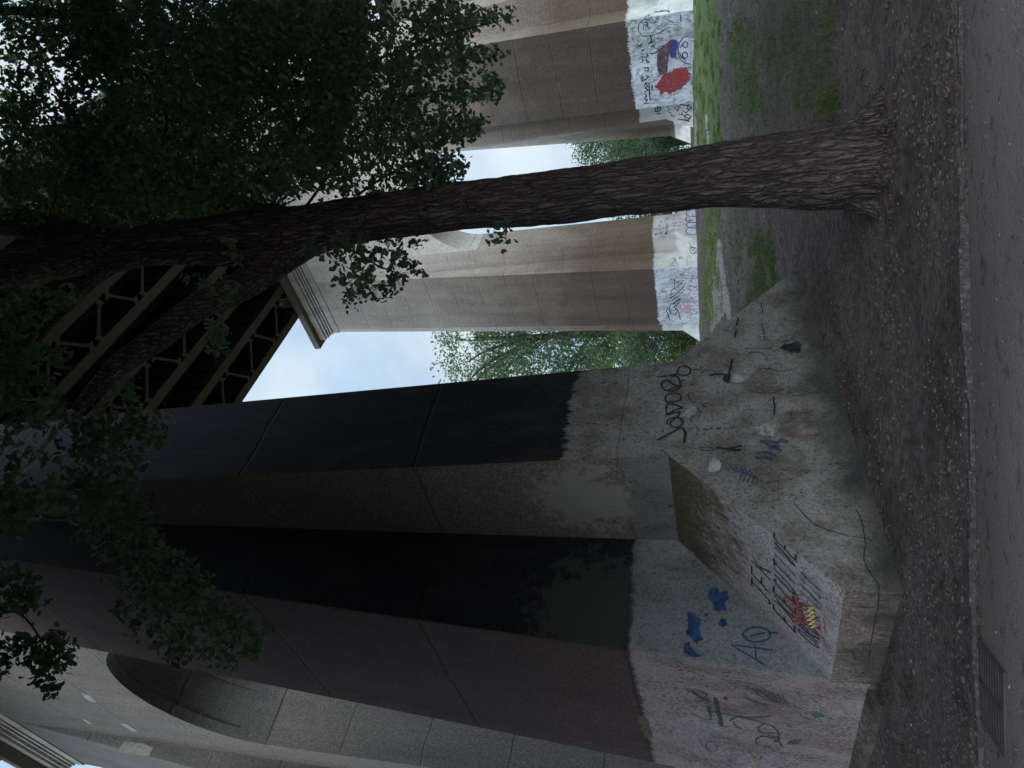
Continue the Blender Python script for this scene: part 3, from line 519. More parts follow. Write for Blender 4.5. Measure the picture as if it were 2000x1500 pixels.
strokes('graffiti_lettering', A2s, [[(640, 910), (690, 880), (700, 920), (640, 980), (720, 950), (760, 980)], [(690, 890), (720, 910), (700, 960)], ell(778, 885, 18, 13), [(620, 985), (690, 990)]], M['paint_blk'], 9, P2, g7)
strokes('graffiti_lettering', A2j, [[(470, 545), (515, 545), (500, 520)], [(470, 480), (510, 490)], [(475, 440), (500, 440), (480, 420)], [(520, 460), (545, 480)], [(490, 400), (520, 380), (500, 370)], [(560, 490), (600, 470), (570, 450), (620, 440), (580, 420), (600, 400)], [(550, 380), (570, 370)], [(560, 345), (600, 330), (580, 360), (630, 325)], [(600, 500), (570, 545)]], M['paint_blk'], 12, P2, g7)
blob('graffiti', A2j, [ell(435, 555, 16, 14, k=8), ell(578, 545, 20, 14, k=8)], M['paint_blk'], P2, g7, .008)
strokes('graffiti_lettering', A2j, [[(620, 510), (680, 495), (690, 480)], [(650, 440), (710, 430)], [(655, 400), (700, 410), (710, 380)], [(670, 350), (710, 340)], [(660, 300), (715, 290)], [(680, 320), (690, 300)], [(730, 490), (775, 480)], [(740, 440), (785, 430)], [(750, 380), (790, 390)], [(760, 340), (800, 330)], [(750, 295), (790, 280)], [(820, 470), (850, 460)], [(830, 420), (860, 410)], [(835, 360), (860, 340)]], M['paint_rust'], 22, P2, g7, .006)
OM = [ell(960, 510, 105, 52), ell(965, 430, 100, 44), ell(960, 350, 105, 46), ell(960, 265, 100, 46)]
blob('graffiti', A2j, OM, M['paint_lilac'], P2, g7, .006)
strokes('graffiti_lettering', A2j, OM+[[(880, 375), (960, 360)], [(915, 395), (905, 345)], [(930, 450), (990, 430)], [(930, 290), (1000, 285)]], M['paint_blk'], 11, P2, g7, .014)
RAMP2 = (W(L-C, V-J+.5, 1.65+ZT), nr); OWNER[id(RAMP2)] = part(P2, 2)
strokes('graffiti_lettering', RAMP2, [[(890, 665), (930, 710), (905, 740), (960, 730)], ell(965, 780, 62, 42), [(930, 790), (1000, 740)], [(970, 820), (1010, 770)]], M['paint_blk'], 9, P2, g7)
OLD2 = paint('weathered_marker_far', (.3, .31, .34), .9, .5, 9)
scribbles(A2, [(560, 120), (960, 60), (980, 560), (600, 600)], 9, 130, OLD2, 9, P2, g8)
scribbles(B2p, [(420, 230), (980, 260), (960, 500), (600, 560), (480, 1150), (430, 1150)], 12, 120, paint('weathered_green_marker', (.27, .32, .29), .9, .4, 9), 12, P2, g5)
# second pier, near leg (right of the trunk)
strokes('graffiti_lettering', B2p, [[(325, 650), (365, 640), (370, 615), (400, 610)], [(320, 720), (325, 715)], [(375, 705), (420, 690)], [(370, 870), (400, 850), (380, 790), (440, 800), (460, 750), (470, 790)], [(450, 870), (440, 830), (480, 860), (460, 880)], [(410, 950), (470, 945), (475, 985), (420, 990)], [(360, 1090), (400, 1080), (380, 1130), (440, 1110), (480, 1060)], [(440, 1050), (490, 1080)], [(415, 1200), (440, 1160), (460, 1200), (430, 1230), (470, 1250), (420, 1290)], [(480, 1150), (490, 1290), (500, 1400)], [(430, 1310), (450, 1350), (410, 1360)], [(420, 1380), (460, 1400), (410, 1450), (470, 1440)], [(520, 1180), (530, 1260)], [(500, 750), (570, 740), (630, 680)], [(470, 610), (530, 590), (560, 560)], [(500, 500), (520, 560), (500, 600)], [(510, 655), (560, 630)]], M['paint_blk'], 16, P2, g5)
strokes('graffiti_lettering', B2p, [ell(440, 390, 108, 118, 30, 330), [(375, 290), (380, 320), (480, 310)], [(400, 340), (460, 345), (430, 380)], [(410, 360), (400, 420)], [(450, 290), (470, 380), (500, 410)], [(520, 260), (560, 320), (600, 250), (620, 280)], [(500, 510), (570, 480), (680, 430), (760, 370)], [(690, 350), (730, 350)], [(770, 290), (830, 320)], [(690, 235), (710, 230)], [(920, 200), (930, 300)], [(550, 165), (640, 155), (780, 160), (700, 140), (640, 150)]], M['paint_blk'], 11, P2, g5, .010)
blob('graffiti', B2p, [[(560, 1215), (650, 1100), (700, 1040), (800, 1000), (830, 960), (920, 940), (1000, 940), (1040, 1000), (1070, 1040), (1060, 1100), (1000, 1170), (940, 1230), (830, 1290), (780, 1310), (720, 1270), (640, 1330), (620, 1250)]], M['paint_redbush'], P2, g5, .006, 12)
blob('graffiti', B2p, [[(640, 1050), (600, 980), (590, 850), (600, 740), (660, 640), (740, 590), (790, 550), (830, 545), (880, 570), (860, 620), (780, 680), (760, 780), (740, 880), (745, 960), (720, 1040)]], M['paint_brn'], P2, g5, .010)
blob('graffiti', B2p, [[(780, 640), (820, 570), (890, 590), (870, 700), (860, 800), (790, 810), (765, 740)]], M['paint_indigo'], P2, g5, .014)
blob('graffiti', B2p, [[(890, 700), (910, 600), (970, 520), (1030, 500), (1050, 600), (1060, 880), (1010, 880), (930, 830), (895, 760)]], M['paint_lilac'], P2, g5, .018)
strokes('graffiti_lettering', B2p, [[(1030, 495), (960, 520), (905, 600), (888, 700), (900, 780), (940, 850), (1010, 885), (1060, 890)]], paint('maroon_paint', (.12, .02, .03), .7), 14, P2, g5, .022)
strokes('graffiti_lettering', B2p, [ell(990, 620, 34, 40), ell(985, 770, 36, 42), [(920, 660), (950, 620)], [(910, 730), (930, 790), (1000, 850)]], M['paint_blk'], 15, P2, g5, .024)
B2i = (W(L-A, E_, 4), Uv); OWNER[id(B2i)] = part(P2, 1)
strokes('graffiti_lettering', B2i, [[(570, 220), (570, 270), (600, 270), (640, 250), (650, 220), (600, 210), (600, 250)], [(590, 300), (650, 300)]], M['paint_blk'], 16, P2, g6)
RAMPB = (W(L-C, E_+.5, 1.65+ZT), nr); OWNER[id(RAMPB)] = part(P2, 1)
strokes('graffiti_lettering', RAMPB, [[(730, 200), (780, 240), (740, 260), (800, 300)], [(780, 320), (840, 340)], [(830, 210), (880, 260), (920, 180), (930, 170), (1030, 190), (1090, 240)], [(870, 180), (880, 220)], ell(1045, 210, 30, 35), [(950, 250), (1000, 290), (1050, 240), (1000, 230)], [(900, 300), (960, 320), (940, 280)], [(970, 330), (1040, 370), (1080, 330)], ell(1020, 350, 40, 40), [(880, 370), (980, 390), (1060, 410)]], M['paint_blk'], 14, P2, g6)
# ------------------------------------------------------------------ foliage generators
FAN = [(0, 0)]+[(math.sin(math.radians(a))*r, math.cos(math.radians(a))*r) for a, r in ((-62, .78), (-40, .98), (-16, 1.0), (0, .72), (16, 1.0), (40, .98), (62, .78))]
def leaf_mesh(centers, size, per, spread, fan=True, hang=.35):
    """short shoots: 'per' fan-shaped leaves around each centre"""
    c = np.repeat(np.asarray(centers), per, axis=0); k = len(c)
    c = c+rng.normal(0, spread, (k, 3))
    d = rng.normal(0, 1, (k, 3)); d[:, 2] -= hang*1.5; d /= np.linalg.norm(d, axis=1)[:, None]
    r = rng.normal(0, 1, (k, 3)); s = np.cross(d, r); s /= np.linalg.norm(s, axis=1)[:, None]; nn = np.cross(d, s)
    sz = size*rng.uniform(.65, 1.2, k)[:, None]
    P = FAN if fan else [(0, 0), (-.32, .45), (0, 1), (.32, .45)]
    vs = []
    for (x, y) in P: vs.append(c+(d*y+s*x+nn*(.18*abs(x)))*sz)
    vs = np.stack(vs, 1).reshape(-1, 3); m = len(P)
    return vs, m, k
def leaf_obj(name, sets, mats, parent, kind=None):
    vs = np.concatenate([s[0][0] for s in sets]); 
    starts = []; totals = []; mi = []; off = 0
    for (v, m, k), mat in sets:
        starts.append(off+np.arange(k)*m); totals.append(np.full(k, m)); mi.append(np.full(k, mat)); off += len(v)
    st = np.concatenate(starts).astype(np.int32); to = np.concatenate(totals).astype(np.int32); mi = np.concatenate(mi).astype(np.int32)
    me = bpy.data.meshes.new(name); o_ = np.array(pos_of(parent)) if parent else 0
    me.vertices.add(len(vs)); me.vertices.foreach_set('co', (vs-o_).astype(np.float32).ravel())
    me.loops.add(len(vs)); me.loops.foreach_set('vertex_index', np.arange(len(vs), dtype=np.int32))
    me.polygons.add(len(st)); me.polygons.foreach_set('loop_start', st); me.polygons.foreach_set('material_index', mi)
    for mm in mats: me.materials.append(mm)
    me.update(calc_edges=True); me.validate()
    o = bpy.data.objects.new(name, me); COL.objects.link(o)
    if parent: o.parent = parent
    if kind: o['kind'] = kind
    return o
def inside(poly, x, y):
    r = False; j = len(poly)-1
    for i in range(len(poly)):
        xi, yi = poly[i]; xj, yj = poly[j]
        if (yi > y) != (yj > y) and x < (xj-xi)*(y-yi)/(yj-yi)+xi: r = not r
        j = i
    return r
def region(poly, t0, t1, count, thr=-.15, fs=1.1):
    xs = [p[0] for p in poly]; ys = [p[1] for p in poly]; out = []; tries = 0
    while len(out) < count and tries < count*30:
        tries += 1; x = random.uniform(min(xs), max(xs)); y = random.uniform(min(ys), max(ys))
        if not inside(poly, x, y): continue
        P = at_t(x, y, random.uniform(t0, t1))
        if noise.noise(P*fs) < thr+random.uniform(-.1, .1): continue
        out.append(P[:])
    return np.array(out) if out else np.zeros((0, 3))
def tube(mb, pts, rads, seg=10, rough=0., lobes=0.):
    """tapered limb through pts with bark relief"""
    pts = [Vector(p) for p in pts]; rings = []
    fine_p, fine_r = [], []
    for i in range(len(pts)-1):
        p0, p1, p2, p3 = pts[max(0, i-1)], pts[i], pts[i+1], pts[min(len(pts)-1, i+2)]
        k = max(2, int((p2-p1).length/(.035 if seg > 40 else .12)))
        for s in range(k):
            t = s/k; fine_p.append(.5*((2*p1)+(p2-p0)*t+(2*p0-5*p1+4*p2-p3)*t*t+(3*p1-p0-3*p2+p3)*t**3)); fine_r.append(rads[i]+(rads[i+1]-rads[i])*t)
    fine_p.append(pts[-1]); fine_r.append(rads[-1])
    ref = Vector((1, .3, 0)); base = len(mb.v); s_ = 0
    for i, (p, r) in enumerate(zip(fine_p, fine_r)):
        d = (fine_p[min(i+1, len(fine_p)-1)]-fine_p[max(i-1, 0)]).normalized(); x = (ref-d*ref.dot(d)).normalized(); y = d.cross(x); ref = x
        if i: s_ += (p-fine_p[i-1]).length
        for j in range(seg):
            a = 2*math.pi*j/seg; ca, sa = math.cos(a), math.sin(a); rr = r
            if rough:
                q = (ca*r*9, sa*r*9, s_*1.7); w = noise.noise((ca*2, sa*2, s_*1.5))*.6
                n1 = 1-abs(noise.noise((q[0]+w, q[1]+w, q[2]))*2.2); n2 = 1-abs(noise.noise((q[0]*2.1, q[1]*2.1+w, q[2]*2.0+7)))*2
                rr = r*(1+.05*noise.noise((ca, sa, s_*.8+3)))+rough*(n1*.7+n2*.4-.6)
                if lobes:
                    fl = max(0., 1-s_/1.1)**2; rr *= 1+fl*lobes*(.5*math.sin(3*a+.6)+.35*math.sin(5*a+2))
            mb.v.append(tuple(p+x*ca*rr+y*sa*rr))
    for i in range(len(fine_p)-1):
        for j in range(seg):
            a, b = base+i*seg+j, base+i*seg+(j+1) % seg; mb.f.append((a, b, b+seg, a+seg)); mb.i.append(0)
def limb_px(mb, lst, y0, y1, seg=14, rough=.006, lobes=0):
    pts, rads = [], []; k = len(lst)
    for i, (x, y, d) in enumerate(lst):
        wy = y0+(y1-y0)*i/(k-1); P = at_y(x, y, wy); t = (P-EYEP).dot(FWD); pts.append(P); rads.append(d/F*t/2)
    tube(mb, pts, rads, seg, rough, lobes)
# ------------------------------------------------------------------ the ginkgo in front
base = at_y(1735, 312, 7.75); TG = 'ginkgo trees over the path'
T1 = empty('ginkgo_tree', (base.x, base.y, 0), 'leaning ginkgo tree with a bare furrowed trunk forking below the bridge', 'tree', TG)
mb = MB()
limb_px(mb, list(zip((1775, 1750, 1735, 1700, 1650, 1600, 1500, 1400, 1300, 1200, 1100, 1000, 900, 800, 700, 620, 560, 520), (318, 318, 318, 318, 322, 330, 335, 343, 358, 369, 384, 395, 401, 415, 430, 447, 460, 468), (262, 240, 216, 184, 168, 158, 138, 118, 108, 103, 101, 97, 90, 88, 86, 94, 108, 112))), 7.75, 7.75, 120, .026, .4)
limb_px(mb, [(575, 452, 96), (520, 450, 86), (480, 450, 76), (400, 460, 70), (300, 470, 65), (245, 482, 62), (150, 462, 60), (60, 440, 58), (0, 432, 55), (-150, 405, 50), (-320, 380, 40)], 7.75, 7.3, 40, .012)
limb_px(mb, [(265, 484, 50), (200, 493, 68), (150, 502, 72), (60, 517, 74), (0, 526, 74), (-150, 545, 68), (-330, 560, 50)], 7.55, 6.9, 40, .012)
limb_px(mb, [(560, 490, 60), (500, 506, 42), (450, 504, 38), (380, 500, 34), (300, 502, 34), (250, 508, 36), (200, 530, 32), (150, 575, 26), (90, 640, 20), (30, 720, 14), (-40, 800, 10)], 7.7, 6.9, 24, .006)
limb_px(mb, [(600, 462, 80), (545, 500, 76), (500, 540, 62), (440, 575, 55), (385, 600, 52), (310, 660, 48), (245, 703, 45), (200, 745, 34), (150, 800, 22)], 7.72, 7.0, 36, .009)
limb_px(mb, [(575, 440, 60), (540, 415, 36), (507, 409, 26), (440, 385, 20), (385, 372, 18), (310, 355, 15), (245, 340, 14), (175, 342, 12), (80, 344, 10), (0, 346, 9), (-100, 350, 6)], 7.75, 9., 14, .003)
for (a, ln, r) in ((185, .34, .11), (235, .28, .10), (285, .3, .10), (350, .36, .11), (35, .3, .1), (130, .3, .1)):
    ca, sa = math.cos(math.radians(a)), math.sin(math.radians(a)); q = Vector((base.x, base.y, .06))
    tube(mb, [q+Vector((ca*.22, sa*.22, .52)), q+Vector((ca*.36, sa*.36, .16)), q+Vector((ca*(.40+ln*.5), sa*(.40+ln*.5), -.01)), q+Vector((ca*(.42+ln), sa*(.42+ln), -.13))], [r*1.2, r*1.15, r*.8, r*.5], 20, .016)
# hanging twigs
for tw in ([(300, 960, 5), (280, 1030, 7), (290, 1066, 7), (292, 1150, 6), (305, 1190, 5), (390, 1200, 4), (470, 1260, 2)], [(0, 1000, 8), (120, 1010, 7), (220, 990, 6), (245, 975, 6), (290, 1066, 5), (330, 1150, 3)], [(-60, 1180, 6), (40, 1200, 5), (100, 1280, 3), (140, 1300, 2)],
           [(620, 470, 5), (690, 490, 5), (740, 520, 4), (800, 540, 2)], [(1000, 430, 4), (985, 450, 3), (965, 480, 2)], [(440, 590, 4), (430, 640, 3), (430, 690, 2)], [(700, 380, 6), (760, 340, 5), (840, 310, 4), (900, 320, 2)], [(600, 400, 6), (700, 270, 5), (800, 190, 4), (960, 170, 2)], [(500, 360, 7), (640, 180, 6), (800, 90, 4), (980, 40, 2)], [(300, 340, 7), (320, 200, 6), (200, 60, 5)], [(385, 372, 8), (470, 250, 6), (600, 170, 4)], [(175, 342, 8), (120, 200, 6), (60, 60, 4)]):
    limb_px(mb, tw, 7.6, 8.4 if tw[0][1] < 600 else 7.2, 6, 0)
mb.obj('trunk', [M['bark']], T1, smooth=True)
M['deadwood'] = flat('pale_dead_wood', (.42, .38, .36), .9, .3, 14)
mb = MB()
limb_px(mb, [(165, 785, 20), (140, 806, 14), (90, 823, 12), (45, 838, 9), (0, 860, 7), (-60, 900, 4)], 7.02, 6.8, 10, .002)
limb_px(mb, [(160, 790, 20), (135, 818, 13), (110, 845, 12), (70, 895, 10), (35, 925, 9), (0, 955, 7), (-60, 1000, 4)], 7.02, 6.9, 10, .002)
mb.obj('dead_branch', [M['deadwood']], T1, smooth=True)
S = []; S2 = []
def add(poly, t0, t1, cnt, size=.062, per=6, mat=0, thr=-.15, fs=1.1, lst=None): 
    c = region(poly, t0, t1, cnt, thr, fs)
    if len(c): (S if lst is None else lst).append((leaf_mesh(c, size, per, .05), mat))
add([(180, 0), (620, 0), (700, 120), (650, 330), (560, 400), (300, 400), (100, 390), (120, 250), (200, 230)], 8, 12.5, 2600, .062, 6, 0, -.25)
add([(150, 0), (220, 0), (260, 120), (220, 330), (160, 400), (120, 260)], 8, 12, 330, .075, 6, 0, -.1)
add([(0, 0), (200, 0), (230, 120), (200, 330), (60, 390), (0, 390)], 8, 12, 560, .062, 6, 0, -.02)
add([(0, 330), (500, 385), (470, 425), (250, 455), (0, 420)], 9, 12, 500, .07, 6, 1, -.3)
add([(600, 0), (860, 0), (1000, 30), (940, 60), (890, 100), (900, 120), (985, 165), (900, 200), (940, 235), (910, 280), (830, 300), (900, 330), (870, 360), (800, 375), (620, 385)], 8, 12, 1000, .06, 6, 0, -.05, 1.0)
for tip in ([(880, 80), (985, 100), (990, 112), (880, 125)], [(890, 150), (985, 160), (980, 185), (890, 200)], [(860, 220), (960, 232), (930, 262), (850, 270)], [(840, 300), (908, 312), (895, 345), (840, 360)], [(840, 0), (1010, 20), (1020, 35), (840, 60)], [(780, 260), (850, 270), (840, 350), (760, 360)]): add(tip, 8, 9.5, 42, .056, 6, 0, -.5)
add([(655, 462), (700, 455), (745, 470), (790, 500), (825, 530), (785, 560), (700, 590), (665, 575), (650, 500)], 7.3, 8.2, 75, .062, 6, 0, -.3, 1.6)
add([(740, 455), (825, 465), (830, 480), (760, 480)], 8.6, 9.4, 26, .04, 6, 0, -.6)
add([(700, 560), (690, 600), (670, 590)], 8, 8.6, 7, .04, 5, 0, -.6)
add([(955, 470), (985, 440), (1000, 440), (990, 480), (960, 492)], 7.2, 7.6, 9, .055, 4, 0, -.8)
add([(592, 482), (625, 488), (622, 510), (595, 505)], 7.4, 7.7, 5, .055, 5, 0, -.8)
add([(440, 470), (480, 480), (475, 500), (440, 500)], 7.3, 7.5, 4, .06, 5, 1, -.8)
add([(370, 545), (440, 540), (460, 575), (440, 600), (370, 590)], 7., 7.5, 14, .055, 6, 0, -.6)
add([(405, 610), (440, 640), (438, 700), (410, 690)], 7., 7.5, 16, .055, 6, 0, -.6)
add([(235, 730), (265, 745), (260, 790), (230, 800)], 6.8, 7.2, 10, .055, 6, 0, -.6)
add([(0, 560), (110, 540), (140, 580), (90, 640), (40, 740), (0, 770)], 7.2, 8.2, 90, .066, 6, 1, -.4)
add([(0, 640), (60, 620), (130, 700), (120, 800), (60, 860), (0, 900)], 7, 8.2, 90, .062, 6, 0, -.3)
add([(100, 830), (200, 800), (330, 810), (330, 850), (290, 900), (250, 960), (120, 960), (0, 1000), (0, 900)], 6.6, 7.6, 150, .062, 6, 0, -.15, 1.6)
add([(100, 965), (200, 930), (260, 940), (300, 1040), (400, 1120), (440, 1170), (530, 1235), (500, 1270), (435, 1320), (400, 1290), (330, 1290), (300, 1250), (235, 1225), (240, 1100), (150, 1060)], 6.6, 7.6, 300, .06, 6, 0, -.25, 1.6)
add([(0, 960), (80, 965), (75, 1030), (40, 1035), (0, 1020)], 6.6, 7.4, 30, .06, 6, 0, -.4)
add([(0, 1110), (60, 1135), (90, 1185), (60, 1190), (0, 1200)], 6.4, 7, 34, .06, 6, 0, -.5)
add([(0, 1230), (60, 1245), (120, 1240), (155, 1290), (110, 1300), (110, 1355), (65, 1345), (55, 1280), (0, 1280)], 6.4, 7, 62, .058, 6, 0, -.5)
add([(0, 1290), (20, 1305), (0, 1325)], 6.4, 6.8, 6, .06, 5, 0, -.8)
def outside_frame(P):
    q = to_px(Vector(P)); return (q is None or not (-160 < q[0] < 2160 and -160 < q[1] < 1660)) and (Vector(P)-EYEP).length > 5.5 and P[1] < 9.5
def crown_rest(ctr, rad, cnt, size, lst, floor=3.5):  # out-of-view leaves, crown widened beyond natural size to cast shade
    out = []
    while len(out) < cnt:
        d = rng.normal(0, 1, 3); d /= np.linalg.norm(d); r = rng.uniform(.15, 1)**.5; P = np.array(ctr)+d*np.array(rad)*r
        if P[2] < floor or not outside_frame(P): continue
        if noise.noise(Vector(P)*.7) < -.3: continue
        out.append(P)
    lst.append((leaf_mesh(np.array(out), size, 5, .1), 0))
crown_rest((-5., -1., 13), (15, 12., 10), 26000, .24, S, 3)  # stretched behind the camera to shade the near pier and ground
leaf_obj('crown', S, [M['ginkgo'], M['ginkgo2']], T1)
# second ginkgo just beyond the right edge, its limbs reach into the picture
T2 = empty('ginkgo_tree', (9.6, 11.5, tz(9.6, 11.5)), 'leafy ginkgo tree whose dark branches hang in from the upper right edge', 'tree', TG)
mb = MB(); tb = Vector((9.6, 11.5, tz(9.6, 11.5)-.1))
tube(mb, [tb, tb+Vector((-.1, 0, 3)), tb+Vector((-.4, -.1, 6)), tb+Vector((-.7, -.2, 10)), tb+Vector((-.9, -.2, 15))], [.42, .33, .28, .2, .06], 32, .012)
for (px, py, t) in ((200, 60, 12), (60, 120, 12), (450, 40, 12), (380, 150, 13), (640, 60, 12.5), (850, 70, 12.5)):
    E0 = at_t(px, py, t); s0 = tb+Vector((-.4, -.1, max(4., E0.z-3.))); tube(mb, [s0, (s0+E0)/2+Vector((0, 0, .5)), E0], [.09, .06, .015], 8, .002)
tube(mb, [tb+Vector((-.4, 0, 7)), at_t(200, -40, 11), at_t(170, 25, 10.5), at_t(60, 22, 10.5), at_t(-60, 20, 10)], [.13, .10, .08, .07, .05], 10, .003)
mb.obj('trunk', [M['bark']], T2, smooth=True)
S2 = []
add([(220, -20), (650, -20), (720, 120), (650, 330), (560, 390), (300, 380), (200, 250)], 11, 15, 3200, .062, 6, 0, -.35, .8, S2)
add([(600, -20), (880, -20), (930, 40), (800, 200), (850, 260), (760, 330), (620, 370)], 11, 14, 1000, .058, 6, 0, -.05, .9, S2)
add([(0, -20), (220, -20), (220, 250), (100, 330), (0, 360)], 12, 15, 420, .068, 6, 0, .05, .8, S2)
add([(380, 60), (620, 40), (650, 200), (600, 330), (420, 320)], 7.6, 9, 260, .055, 6, 0, .05, .9, S2)
add([(640, 20), (720, 20), (730, 130), (660, 140)], 10, 12, 90, .08, 6, 1, -.4, .8, S2)
crown_rest((12, 4, 11), (8.5, 12, 8.5), 11000, .24, S2, 3)  # second crown likewise widened out of view for its shade
leaf_obj('crown', S2, [M['ginkgo'], M['ginkgo2']], T2)
# ------------------------------------------------------------------ trees beyond the viaduct
def far_tree(x, y, top, rad, label, mat, n_clump=420, name='broadleaf_tree', low=.22, gap=-.05, seed=1, lean=0., group='trees beyond the viaduct', leaf=.2):
    random.seed(seed); zb = tz(x, y); h = top-zb; T = empty(name, (x, y, zb), label, 'tree', group); mb = MB(); b = Vector((x, y, zb-.2))
    mid = b+Vector((lean*.4, 0, h*.4)); tp = b+Vector((lean, 0, h*.92))
    tube(mb, [b, b+Vector((lean*.15, 0, h*.2)), mid, (mid+tp)/2, tp], [h*.026+.08, h*.022+.05, h*.016, h*.01, .03], 10, .01)
    ends = []
    for i in range(16):
        a = random.uniform(0, 6.28); z0 = random.uniform(.18, .7); s0 = b.lerp(tp, z0); r = rad*random.uniform(.5, 1.)*(1-.4*max(0, z0-.5)); e = s0+Vector((math.cos(a)*r, math.sin(a)*r, h*random.uniform(.12, .3)))
        tube(mb, [s0, s0.lerp(e, .5)+Vector((0, 0, h*.05)), e], [h*.009+.02, h*.006, .02], 6); ends.append(e)
        for k in range(3):
            f = s0.lerp(e, random.uniform(.4, .9)); g = f+Vector((random.uniform(-1, 1), random.uniform(-1, 1), random.uniform(.2, 1)))*rad*.3; tube(mb, [f, g], [.04, .012], 5); ends.append(g)
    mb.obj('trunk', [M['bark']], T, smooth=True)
    cs = []; 
    ctr = np.array([x+lean*.5, y, zb+h*(.5+low/2)]); R = np.array([rad, rad, h*(1-low)/2])
    while len(cs) < n_clump:
        d = rng.normal(0, 1, 3); d /= np.linalg.norm(d); r = rng.uniform(.1, 1)**.45; P = ctr+d*R*r*(1+.18*noise.noise(Vector(d)*2.2+Vector((seed, 0, 0))))
        if noise.noise(Vector(P)*.45+Vector((seed*3, 0, 0))) < gap+random.uniform(-.08, .08): continue
        cs.append(P)
    leaf_obj('crown', [(leaf_mesh(np.array(cs), leaf*1.15, 20, leaf*1.7, False, .1), 0)], [mat], T); return T
def px_tree(xl_top, yl, dist, rad, *a, **k):
    P = at_y(xl_top, yl, dist); return far_tree(P.x, P.y, P.z, rad, *a, **k)
px_tree(862, 668, 62, 8.5, 'tall pale green tree with dark open limbs, seen between the two dark pier legs', M['far_leaf'], 1500, gap=.0, seed=3, leaf=.26)
px_tree(1120, 725, 58, 5., 'lower yellow-green tree beside the taller pale tree behind the nearest pier', M['far_leaf2'], 420, gap=-.05, seed=4, low=.05, leaf=.2)
px_tree(1195, 655, 50, 3.6, 'small grey-green tree with a crooked branch by the second pier foot', M['far_leaf'], 330, gap=.02, seed=5, low=.15, lean=-1.2, leaf=.17)
px_tree(1300, 695, 52, 2.6, 'bright yellow-green bush low behind the nearest pier', M['far_leaf2'], 260, name='leafy_bush', gap=-.3, seed=6, low=0., leaf=.17)
px_tree(1098, 262, 84, 5.2, 'round dark green tree under the arch, right of the ginkgo trunk', M['far_leaf3'], 800, gap=-.2, seed=8, low=.1, leaf=.25)
px_tree(1170, 300, 80, 4.2, 'lighter green tree partly hidden by the ginkgo trunk under the arch', M['far_leaf'], 520, gap=-.15, seed=9, low=.05, leaf=.22)
px_tree(1195, 405, 88, 6., 'small green tree peeping out left of the ginkgo trunk', M['far_leaf3'], 500, gap=-.1, seed=10, low=.05, leaf=.24)
px_tree(1255, 245, 70, 3.4, 'dark bushy tree standing against the farthest pier foot', M['far_leaf3'], 400, gap=-.3, seed=11, low=0., leaf=.2)
random.seed(21)
# ------------------------------------------------------------------ ground
TURF = [([(1345, -60), (1402, -60), (1408, 150), (1412, 300), (1404, 320), (1350, 320), (1352, 150)], .85, .4), ([(1372, 395), (1402, 395), (1412, 460), (1408, 560), (1396, 640), (1372, 650)], .62, .1),
        ([(1420, 30), (1475, 40), (1480, 150), (1490, 230), (1460, 250), (1430, 180)], .74, -.3), ([(1468, 448), (1500, 448), (1522, 520), (1518, 590), (1475, 600), (1462, 520)], .85, -.2), ([(1600, 165), (1645, 170), (1640, 238), (1605, 225)], .62, -.3),
        ([(1560, 80), (1590, 90), (1590, 200), (1565, 190)], .45, -.3), ([(1425, 400), (1450, 405), (1455, 640), (1430, 640)], .5, -.1), ([(1440, 640), (1470, 560), (1480, 600), (1465, 660)], .6, -.2),
        ([(1500, 60), (1560, 70), (1540, 160), (1500, 150)], .45, -.2),
        ([(1405, -60), (1640, -60), (1640, 200), (1540, 260), (1405, 300)], .47, .08), ([(1405, 420), (1480, 420), (1470, 640), (1410, 640)], .44, .12)]
PATHS = [([(1386, 655), (1424, 600), (1408, 470), (1398, 455), (1392, 520)], .8), ([(1356, 400), (1356, 190), (1361, 190), (1362, 400)], .8)]
JIT = [(0, 0), (12, 0), (-12, 0), (0, 26), (0, -26), (7, 16), (-7, 16), (7, -16), (-7, -16)]
def soft(poly, x, y):
    return sum(inside(poly, x+a, y+b) for a, b in JIT)/len(JIT)
def masks(P):
    q = to_px(P); g = p = 0.
    if q is None or not (1300 < q[0] < 2100 and -80 < q[1] < 1560):
        if P.y > 16: g = .55+.35*noise.noise((P.x*.15, P.y*.15, 5))
        return g, p
    x, y, t = q
    for poly, gv, _ in TURF:
        g = max(g, gv*soft(poly, x, y))
    for poly, pv in PATHS:
        if inside(poly, x, y): p = max(p, pv); g = min(g, .3)
    if t > 46: g = max(g, .75)
    return g, p
def spaced(lo, hi, f0, f1, step, grow):
    xs = []; x = f0
    while x < f1: xs.append(x); x += step
    s = step
    while x < hi: xs.append(x); s = min(s*grow, 25); x += s
    xs.append(hi); x = f0-step; s = step
    while x > lo: xs.insert(0, x); s = min(s*grow, 25); x -= s
    xs.insert(0, lo); return xs
xs = spaced(-400, 400, -6, 6, .075, 1.03); ys = spaced(-300, 600, 4.8, 10, .06, 1.012)
gv = []; cols = []
for y in ys:
    for x in xs:
        z = tz(x, y)
        if y < 5.6-.02*x: z -= .07
        gv.append((x, y, z)); g, p = masks(Vector((x, y, z))); cols.append((g, p, 0, 1))
nx = len(xs); gf = [(j*nx+i, j*nx+i+1, (j+1)*nx+i+1, (j+1)*nx+i) for j in range(len(ys)-1) for i in range(nx-1)]
GR = mobj('ground', gv, gf, M['dirt'], kind='structure', smooth=True)
ca = GR.data.color_attributes.new('turf', 'FLOAT_COLOR', 'POINT'); ca.data.foreach_set('color', np.array(cols, dtype=np.float32).ravel())
